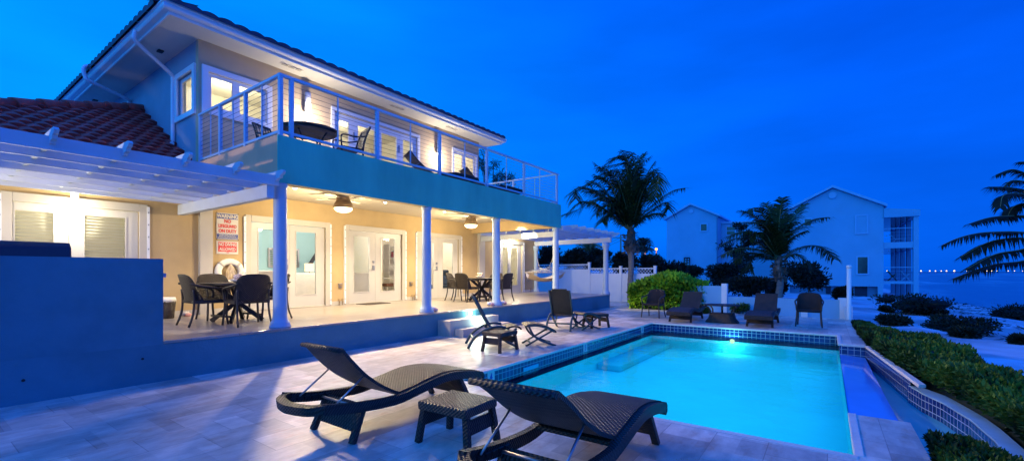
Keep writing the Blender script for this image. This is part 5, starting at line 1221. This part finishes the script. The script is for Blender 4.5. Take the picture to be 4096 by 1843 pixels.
a = at(2352, 1040, 31); palm('palm with warm light painted into its leaves, behind the bushes under the far pergola', (a.x, a.y, -.1), (2352, 1012), 31, simple_fronds(2352, 1012, 68, 15), idt, M['tree'], .7, 22, (.17, .14), .6, PG)
a = at(2572, 1020, 34); palm('small dark palm right behind the trunk of the tall windblown palm', (a.x, a.y, -.1), (2572, 985), 34, simple_fronds(2572, 985, 42, 13), idt, M['palm2'], .6, 20, (.15, .12), .5, PG)

# ---------------------------------------------------------------- houses behind
def gable(mb, x0, x1, y0, y1, ym, z0, ze, zr):
    f = [(y0, z0), (y1, z0), (y1, ze), (ym, zr), (y0, ze)]
    mb.prism(f, lambda y, z: (x0, y, z), lambda y, z: (x1, y, z))
def house_window(par, x, y0, y1, z0, z1, split=False, dark=True, white=False):
    mb = MB(); w = .09
    mb.box(x - .05, y0 - w, z0 - w, x, y0, z1 + w); mb.box(x - .05, y1, z0 - w, x, y1 + w, z1 + w); mb.box(x - .05, y0, z1, x, y1, z1 + w); mb.box(x - .07, y0, z0 - w, x, y1, z0)
    if split: mb.box(x - .05, y0, (z0 + z1) / 2 - .03, x, y1, (z0 + z1) / 2 + .03)
    f = mb.build('window', M['house_trim'], par); MB().box(x - .02, y0, z0, x - .004, y1, z1).build('pane', M['dglass'] if dark else M['house_white'], f)
hl = thing('gabled_house', 'left one of the two gabled houses, farther off, with a flat roofed wing', 'house', (47, 10.5, 0))
mb = MB(); gable(mb, 44, 55, 8.16, 12.78, 10.52, -.3, 6.52, 7.70); mb.build('wall', M['house_white'], hl)
mb = MB()
for y0, z0, y1, z1 in ((12.98, 6.45, 10.52, 7.74), (10.52, 7.74, 7.96, 6.45)): mb.add([(43.7, y0, z0), (55.2, y0, z0), (55.2, y1, z1), (43.7, y1, z1), (43.7, y0, z0 + .17), (55.2, y0, z0 + .17), (55.2, y1, z1 + .17), (43.7, y1, z1 + .17)], [(0, 1, 2, 3), (7, 6, 5, 4), (0, 4, 5, 1), (2, 6, 7, 3), (0, 3, 7, 4), (1, 5, 6, 2)])
mb.build('roof', M['house_trim'], hl)
mb = MB(); mb.tube([(43.9, 10.5, 7.15), (43.99, 10.5, 7.15)], .20, 18); mb.build('round_vent', M['house_trim'], hl)
house_window(hl, 44, 9.12, 9.62, 5.25, 5.86)
mb = MB(); mb.box(43.85, 10.6, 2.0, 43.998, 11.14, 2.8); mt = mb.build('meter_cabinet', M['dglass'], hl); mb = MB()
for k in range(3): mb.tube([(43.82, 10.72, 2.18 + .22 * k), (43.849, 10.72, 2.18 + .22 * k)], .06, 10); mb.tube([(43.82, 10.95, 2.18 + .22 * k), (43.849, 10.95, 2.18 + .22 * k)], .06, 10)
mb.build('meter', M['house_white'], mt)
mb = MB(); mb.box(45.5, 2.6, -.3, 53, 8.155, 5.95); mb.build('wing', M['house_white'], hl); mb = MB(); mb.box(45.35, 2.6, 5.951, 53.1, 8.15, 6.10); mb.build('wing_roof', M['house_trim'], hl)
house_window(hl, 45.5, 7.0, 7.68, 4.9, 5.62, True)
mb = MB(); mb.tube([(43.94, 8.22, 6.4), (43.94, 8.22, 0)], .05, 6); mb.build('downpipe', M['house_shaded'], hl)
hr = thing('beach_house', 'large pale gabled beach house on the right with stacked open balconies facing the sea', 'house', (43, 0, 0))
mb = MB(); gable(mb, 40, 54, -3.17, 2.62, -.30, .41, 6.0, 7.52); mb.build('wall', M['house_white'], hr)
mb = MB(); mb.box(40.4, -3.1, -.6, 54, 2.6, .409); mb.build('undercroft', M['house_shaded'], hr)
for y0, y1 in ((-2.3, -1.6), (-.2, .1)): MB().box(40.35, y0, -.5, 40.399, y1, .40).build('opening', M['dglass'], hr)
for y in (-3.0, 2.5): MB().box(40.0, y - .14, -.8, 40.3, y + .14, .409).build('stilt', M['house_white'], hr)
mb = MB()
for y0, z0, y1, z1 in ((2.85, 5.93, -.30, 7.56), (-.30, 7.56, -3.35, 5.93)): mb.add([(39.7, y0, z0), (54.2, y0, z0), (54.2, y1, z1), (39.7, y1, z1), (39.7, y0, z0 + .17), (54.2, y0, z0 + .17), (54.2, y1, z1 + .17), (39.7, y1, z1 + .17)], [(0, 1, 2, 3), (7, 6, 5, 4), (0, 4, 5, 1), (2, 6, 7, 3), (0, 3, 7, 4), (1, 5, 6, 2)])
mb.build('roof', M['house_trim'], hr)
mb = MB(); mb.tube([(39.9, -.30, 7.02), (39.99, -.30, 7.02)], .24, 18); mb.build('round_vent', M['house_trim'], hr)
house_window(hr, 40, -2.25, -1.68, 4.2, 5.40, dark=False); house_window(hr, 40, -2.30, -1.75, 1.32, 2.48); house_window(hr, 40, 1.0, 1.4, 4.9, 5.38)
for x in (40.0, 43.2, 46.4, 49.6, 52.8):
    MB().box(x, -4.98, -1.0, x + .5, -4.72, 5.2).build('balcony_pillar', M['house_white'] if x == 40 else M['house_shaded'], hr)  # rear pillars take the shaded copy of the render
for z0, z1 in ((.62, .80), (3.06, 3.47)): MB().box(40.05, -4.95, z0, 54, -3.18, z1).build('balcony_floor', M['house_white'], hr)
mb = MB(); mb.prism([(-3.18, 5.18), (-3.18, 5.84), (-5.05, 5.60), (-5.05, 5.201), (-4.99, 5.18)], lambda y, z: (39.9, y, z), lambda y, z: (54, y, z)); mb.build('balcony_roof', M['house_white'], hr)
mb = MB(); mb.quad((40.2, -4.7, 5.172), (54, -4.7, 5.172), (54, -3.2, 5.172), (40.2, -3.2, 5.172)); mb.quad((40.2, -4.7, 3.052), (54, -4.7, 3.052), (54, -3.2, 3.052), (40.2, -3.2, 3.052)); mb.build('balcony_ceiling_shade', M['dglass'], hr)  # dark sheets painting deep shade under the balconies
for zb in (.80, 3.47):
    mb = MB()
    for k in range(1, 4): mb.tube([(40.1, -4.7, zb + .23 * k), (40.1, -3.2, zb + .23 * k)], .008, 4)
    mb.box(40.08, -4.7, zb + .93, 40.13, -3.2, zb + .97); mb.build('balcony_rail', M['house_trim'], hr)
for lbl, y, mt in (('dark folding deck chair on the lower balcony of the beach house', -3.75, 'black'), ('white chair on the lower balcony of the beach house near its corner pillar', -4.45, 'house_white')):
    t = thing('deck_chair', lbl, 'chair', (41.2, y, .80))
    mb = MB(); mb.bar((41.2, y - .25, .80), (41.2, y + .25, 1.5), .04, .05); mb.bar((41.2, y + .25, .80), (41.2, y - .2, 1.3), .04, .05); mb.bar((41.6, y - .25, .80), (41.6, y + .25, 1.5), .04, .05); mb.bar((41.6, y + .25, .80), (41.6, y - .2, 1.3), .04, .05); mb.build('frame', M[mt], t)
    mb = MB(); mb.quad((41.22, y - .2, 1.18), (41.58, y - .2, 1.18), (41.58, y + .1, 1.15), (41.22, y + .1, 1.15)); mb.quad((41.22, y + .1, 1.15), (41.58, y + .1, 1.15), (41.58, y + .25, 1.6), (41.22, y + .25, 1.6)); mb.build('sling', M[mt], t)
t = thing('deck_chair', 'pale lounge chair on the upper balcony of the beach house', 'chair', (41.5, -4.1, 3.47))
mb = MB(); mb.bar((41.5, -3.6, 4.1), (41.5, -3.95, 3.75), .05, .05); mb.bar((41.5, -3.95, 3.75), (41.5, -4.5, 3.8), .05, .05); mb.bar((41.5, -3.8, 3.48), (41.5, -3.95, 3.75), .04, .04); mb.bar((41.5, -4.4, 3.48), (41.5, -4.4, 3.78), .04, .04); mb.build('frame', M['house_white'], t)

# ---------------------------------------------------------------- poles and lamps far away
pt = at(2483, 938, 58); t = thing('utility_pole', 'slim utility pole with wires rising behind the pergola', 'utility pole', (pt.x, pt.y, -.1)); MB().tube([(pt.x, pt.y, -.3), (pt.x, pt.y, pt.z)], [.16, .11], 8).build('pole', paint('weathered pole', (.30, .22, .16), .9, .3), t)
mb = MB(); c = Vector((pt.x, pt.y, pt.z - .4)); mb.bar(c - RIGHT * .9, c + RIGHT * .9, .1, .1); mb.build('cross_arm', M['bark'], t)
for k, s in enumerate((-.8, 0, .8)):
    q = at(2180, 985 + 10 * k, 70); a = c + RIGHT * s; mb = MB(); mb.tube([a.lerp(q, i / 12) - UP * 1.2 * math.sin(PI * i / 12) for i in range(13)], .02, 4); mb.build('wire', M['black'], t)
for x, y, D, lbl in ((2580, 996, 60, 'orange street lamp glowing right of the left palm trunk'), (2625, 996, 66, 'orange street lamp glowing nearer the left gabled house')):
    q = at(x, y, D); t = thing('street_lamp', lbl, 'street lamp', (q.x, q.y, -.1)); MB().tube([(q.x, q.y, -.2), (q.x, q.y, q.z + .25)], .08, 6).build('pole', M['bark'], t)
    MB().sphere(q, .17, 10, 6).build('lamp_head', M['bulb_street'], t)
    lamp('street_light', 'POINT', q - UP * .3 - FWD * .5, 45, (1, .42, .1), t, .03)
DL = 'lights on the far shore'
for x, sz in ((3548, 1.6), (3684, 2.3), (3719, 2.0), (3742, 1.7), (3765, 1.7), (3786, 1.9), (3817, 2.4), (3867, 1.4), (3925, 1.8), (3948, 1.7), (3968, 1.8), (3988, 1.7), (4033, 1.5), (4058, 1.6), (4090, 1.3)):
    q = at(x, 1083, 1300); o = MB().sphere(q, sz * random.uniform(.55, .85), 8, 5).build('shore_light', M['bulb_far']); tag(o, 'small warm light in the row along the far shore', 'light', DL)

# ---------------------------------------------------------------- sky, sun, camera
w = bpy.data.worlds.new('World'); scene.world = w; w.use_nodes = True; nt = w.node_tree; nt.nodes.clear()
out = N(nt, 'ShaderNodeOutputWorld'); bg = N(nt, 'ShaderNodeBackground'); bg.inputs['Strength'].default_value = 1.1
sky = N(nt, 'ShaderNodeTexSky', sky_type='NISHITA'); sky.sun_disc = False; sky.sun_elevation = R(2); sky.sun_rotation = R(-20)
tc = N(nt, 'ShaderNodeTexCoord'); nz = N(nt, 'ShaderNodeVectorMath', operation='NORMALIZE'); L(nt, tc.outputs['Generated'], nz.inputs[0])
def dotv(v):
    d = N(nt, 'ShaderNodeVectorMath', operation='DOT_PRODUCT'); L(nt, nz.outputs[0], d.inputs[0]); d.inputs[1].default_value = v; return d.outputs['Value']
def ramp(src, a, b, stops):
    m = N(nt, 'ShaderNodeMapRange'); m.inputs[1].default_value = a; m.inputs[2].default_value = b; L(nt, src, m.inputs[0])
    r = N(nt, 'ShaderNodeValToRGB'); L(nt, m.outputs[0], r.inputs[0])
    while len(r.color_ramp.elements) < len(stops): r.color_ramp.elements.new(.5)
    for e, (p, c) in zip(r.color_ramp.elements, stops): e.position = p; e.color = rgba(c)
    return r.outputs[0]
horiz = ramp(dotv(RIGHT), -.8, .8, [(0, (0, .34, 1.15)), (.35, (0, .265, 1.1)), (.62, (0, .17, 1.02)), (.85, (0, .12, .92)), (1, (0, .10, .82))])
vert = ramp(dotv(UP), -.05, .9, [(0, (.75, .85, .82)), (.12, (.85, .98, .95)), (.35, (1, .95, 1)), (.7, (1, .72, 1)), (1, (.9, .6, .9))])
mul = N(nt, 'ShaderNodeMix', data_type='RGBA', blend_type='MULTIPLY'); mul.inputs['Factor'].default_value = 1.; L(nt, horiz, mul.inputs['A']); L(nt, vert, mul.inputs['B'])
bk = ramp(dotv(FWD), -.6, .35, [(0, (2.0, 2.1, 1.75)), (1, (1, 1, 1))]); mb_ = N(nt, 'ShaderNodeMix', data_type='RGBA', blend_type='MULTIPLY'); mb_.inputs['Factor'].default_value = 1.; L(nt, mul.outputs['Result'], mb_.inputs['A']); L(nt, bk, mb_.inputs['B']); mul = mb_
mp = N(nt, 'ShaderNodeMapping'); mp.inputs['Scale'].default_value = (1.2, 1.2, 5.); L(nt, nz.outputs[0], mp.inputs[0])
cl = N(nt, 'ShaderNodeTexNoise', Scale=1.6, Detail=5., Roughness=.5); L(nt, mp.outputs[0], cl.inputs['Vector'])
rd = ramp(dotv(FWD), -.7, .2, [(0, (.055, .02, 0)), (1, (0, 0, 0))]); ra = N(nt, 'ShaderNodeMix', data_type='RGBA', blend_type='ADD'); ra.inputs['Factor'].default_value = 1.; L(nt, mul.outputs['Result'], ra.inputs['A']); L(nt, rd, ra.inputs['B']); mul = ra
cm = N(nt, 'ShaderNodeMapRange'); cm.inputs[1].default_value = .35; cm.inputs[2].default_value = .7; cm.inputs[3].default_value = .84; cm.inputs[4].default_value = 1.12; L(nt, cl.outputs['Fac'], cm.inputs[0])
m2 = N(nt, 'ShaderNodeMix', data_type='RGBA', blend_type='MULTIPLY'); m2.inputs['Factor'].default_value = 1.; L(nt, mul.outputs['Result'], m2.inputs['A']); L(nt, cm.outputs[0], m2.inputs['B'])
st = N(nt, 'ShaderNodeMix', data_type='RGBA', blend_type='MULTIPLY'); st.inputs['Factor'].default_value = 1.; L(nt, sky.outputs[0], st.inputs['A']); st.inputs['B'].default_value = (.0005, .004, .012, 1)
ad = N(nt, 'ShaderNodeMix', data_type='RGBA', blend_type='ADD'); ad.inputs['Factor'].default_value = 1.; L(nt, m2.outputs['Result'], ad.inputs['A']); L(nt, st.outputs['Result'], ad.inputs['B'])
L(nt, ad.outputs['Result'], bg.inputs[0]); L(nt, bg.outputs[0], out.inputs[0])
sun = bpy.data.lights.new('sun', 'SUN'); sun.energy = .03; sun.angle = R(20); sun.color = (.2, .6, 1)
so = bpy.data.objects.new('sun', sun); col.objects.link(so); so.rotation_euler = (R(80), 0, R(20))

cam = bpy.data.cameras.new('camera'); co = bpy.data.objects.new('camera', cam); col.objects.link(co)
cam.sensor_fit = 'HORIZONTAL'; cam.sensor_width = 36.; cam.lens = FPX / 4096. * 36.; cam.shift_y = (HYP - 1843 / 2.) / 4096.
co.location = (0, 0, EYE); co.rotation_euler = (PI / 2, 0, math.atan2(FWD.y, FWD.x) - PI / 2)
cam.clip_start = .05; cam.clip_end = 12000
scene.camera = co
for o in list(bpy.data.objects):
    if '_w' in o: del o['_w']
scene.view_settings.view_transform = 'Standard'; scene.view_settings.look = 'None'; scene.view_settings.exposure = 0
try:
    scene.render.engine = 'CYCLES'; cy = scene.cycles
    cy.use_denoising = True; cy.max_bounces = 7; cy.diffuse_bounces = 3; cy.glossy_bounces = 3; cy.transparent_max_bounces = 12; cy.caustics_reflective = False; cy.caustics_refractive = False; cy.sample_clamp_indirect = 4.
except Exception: pass
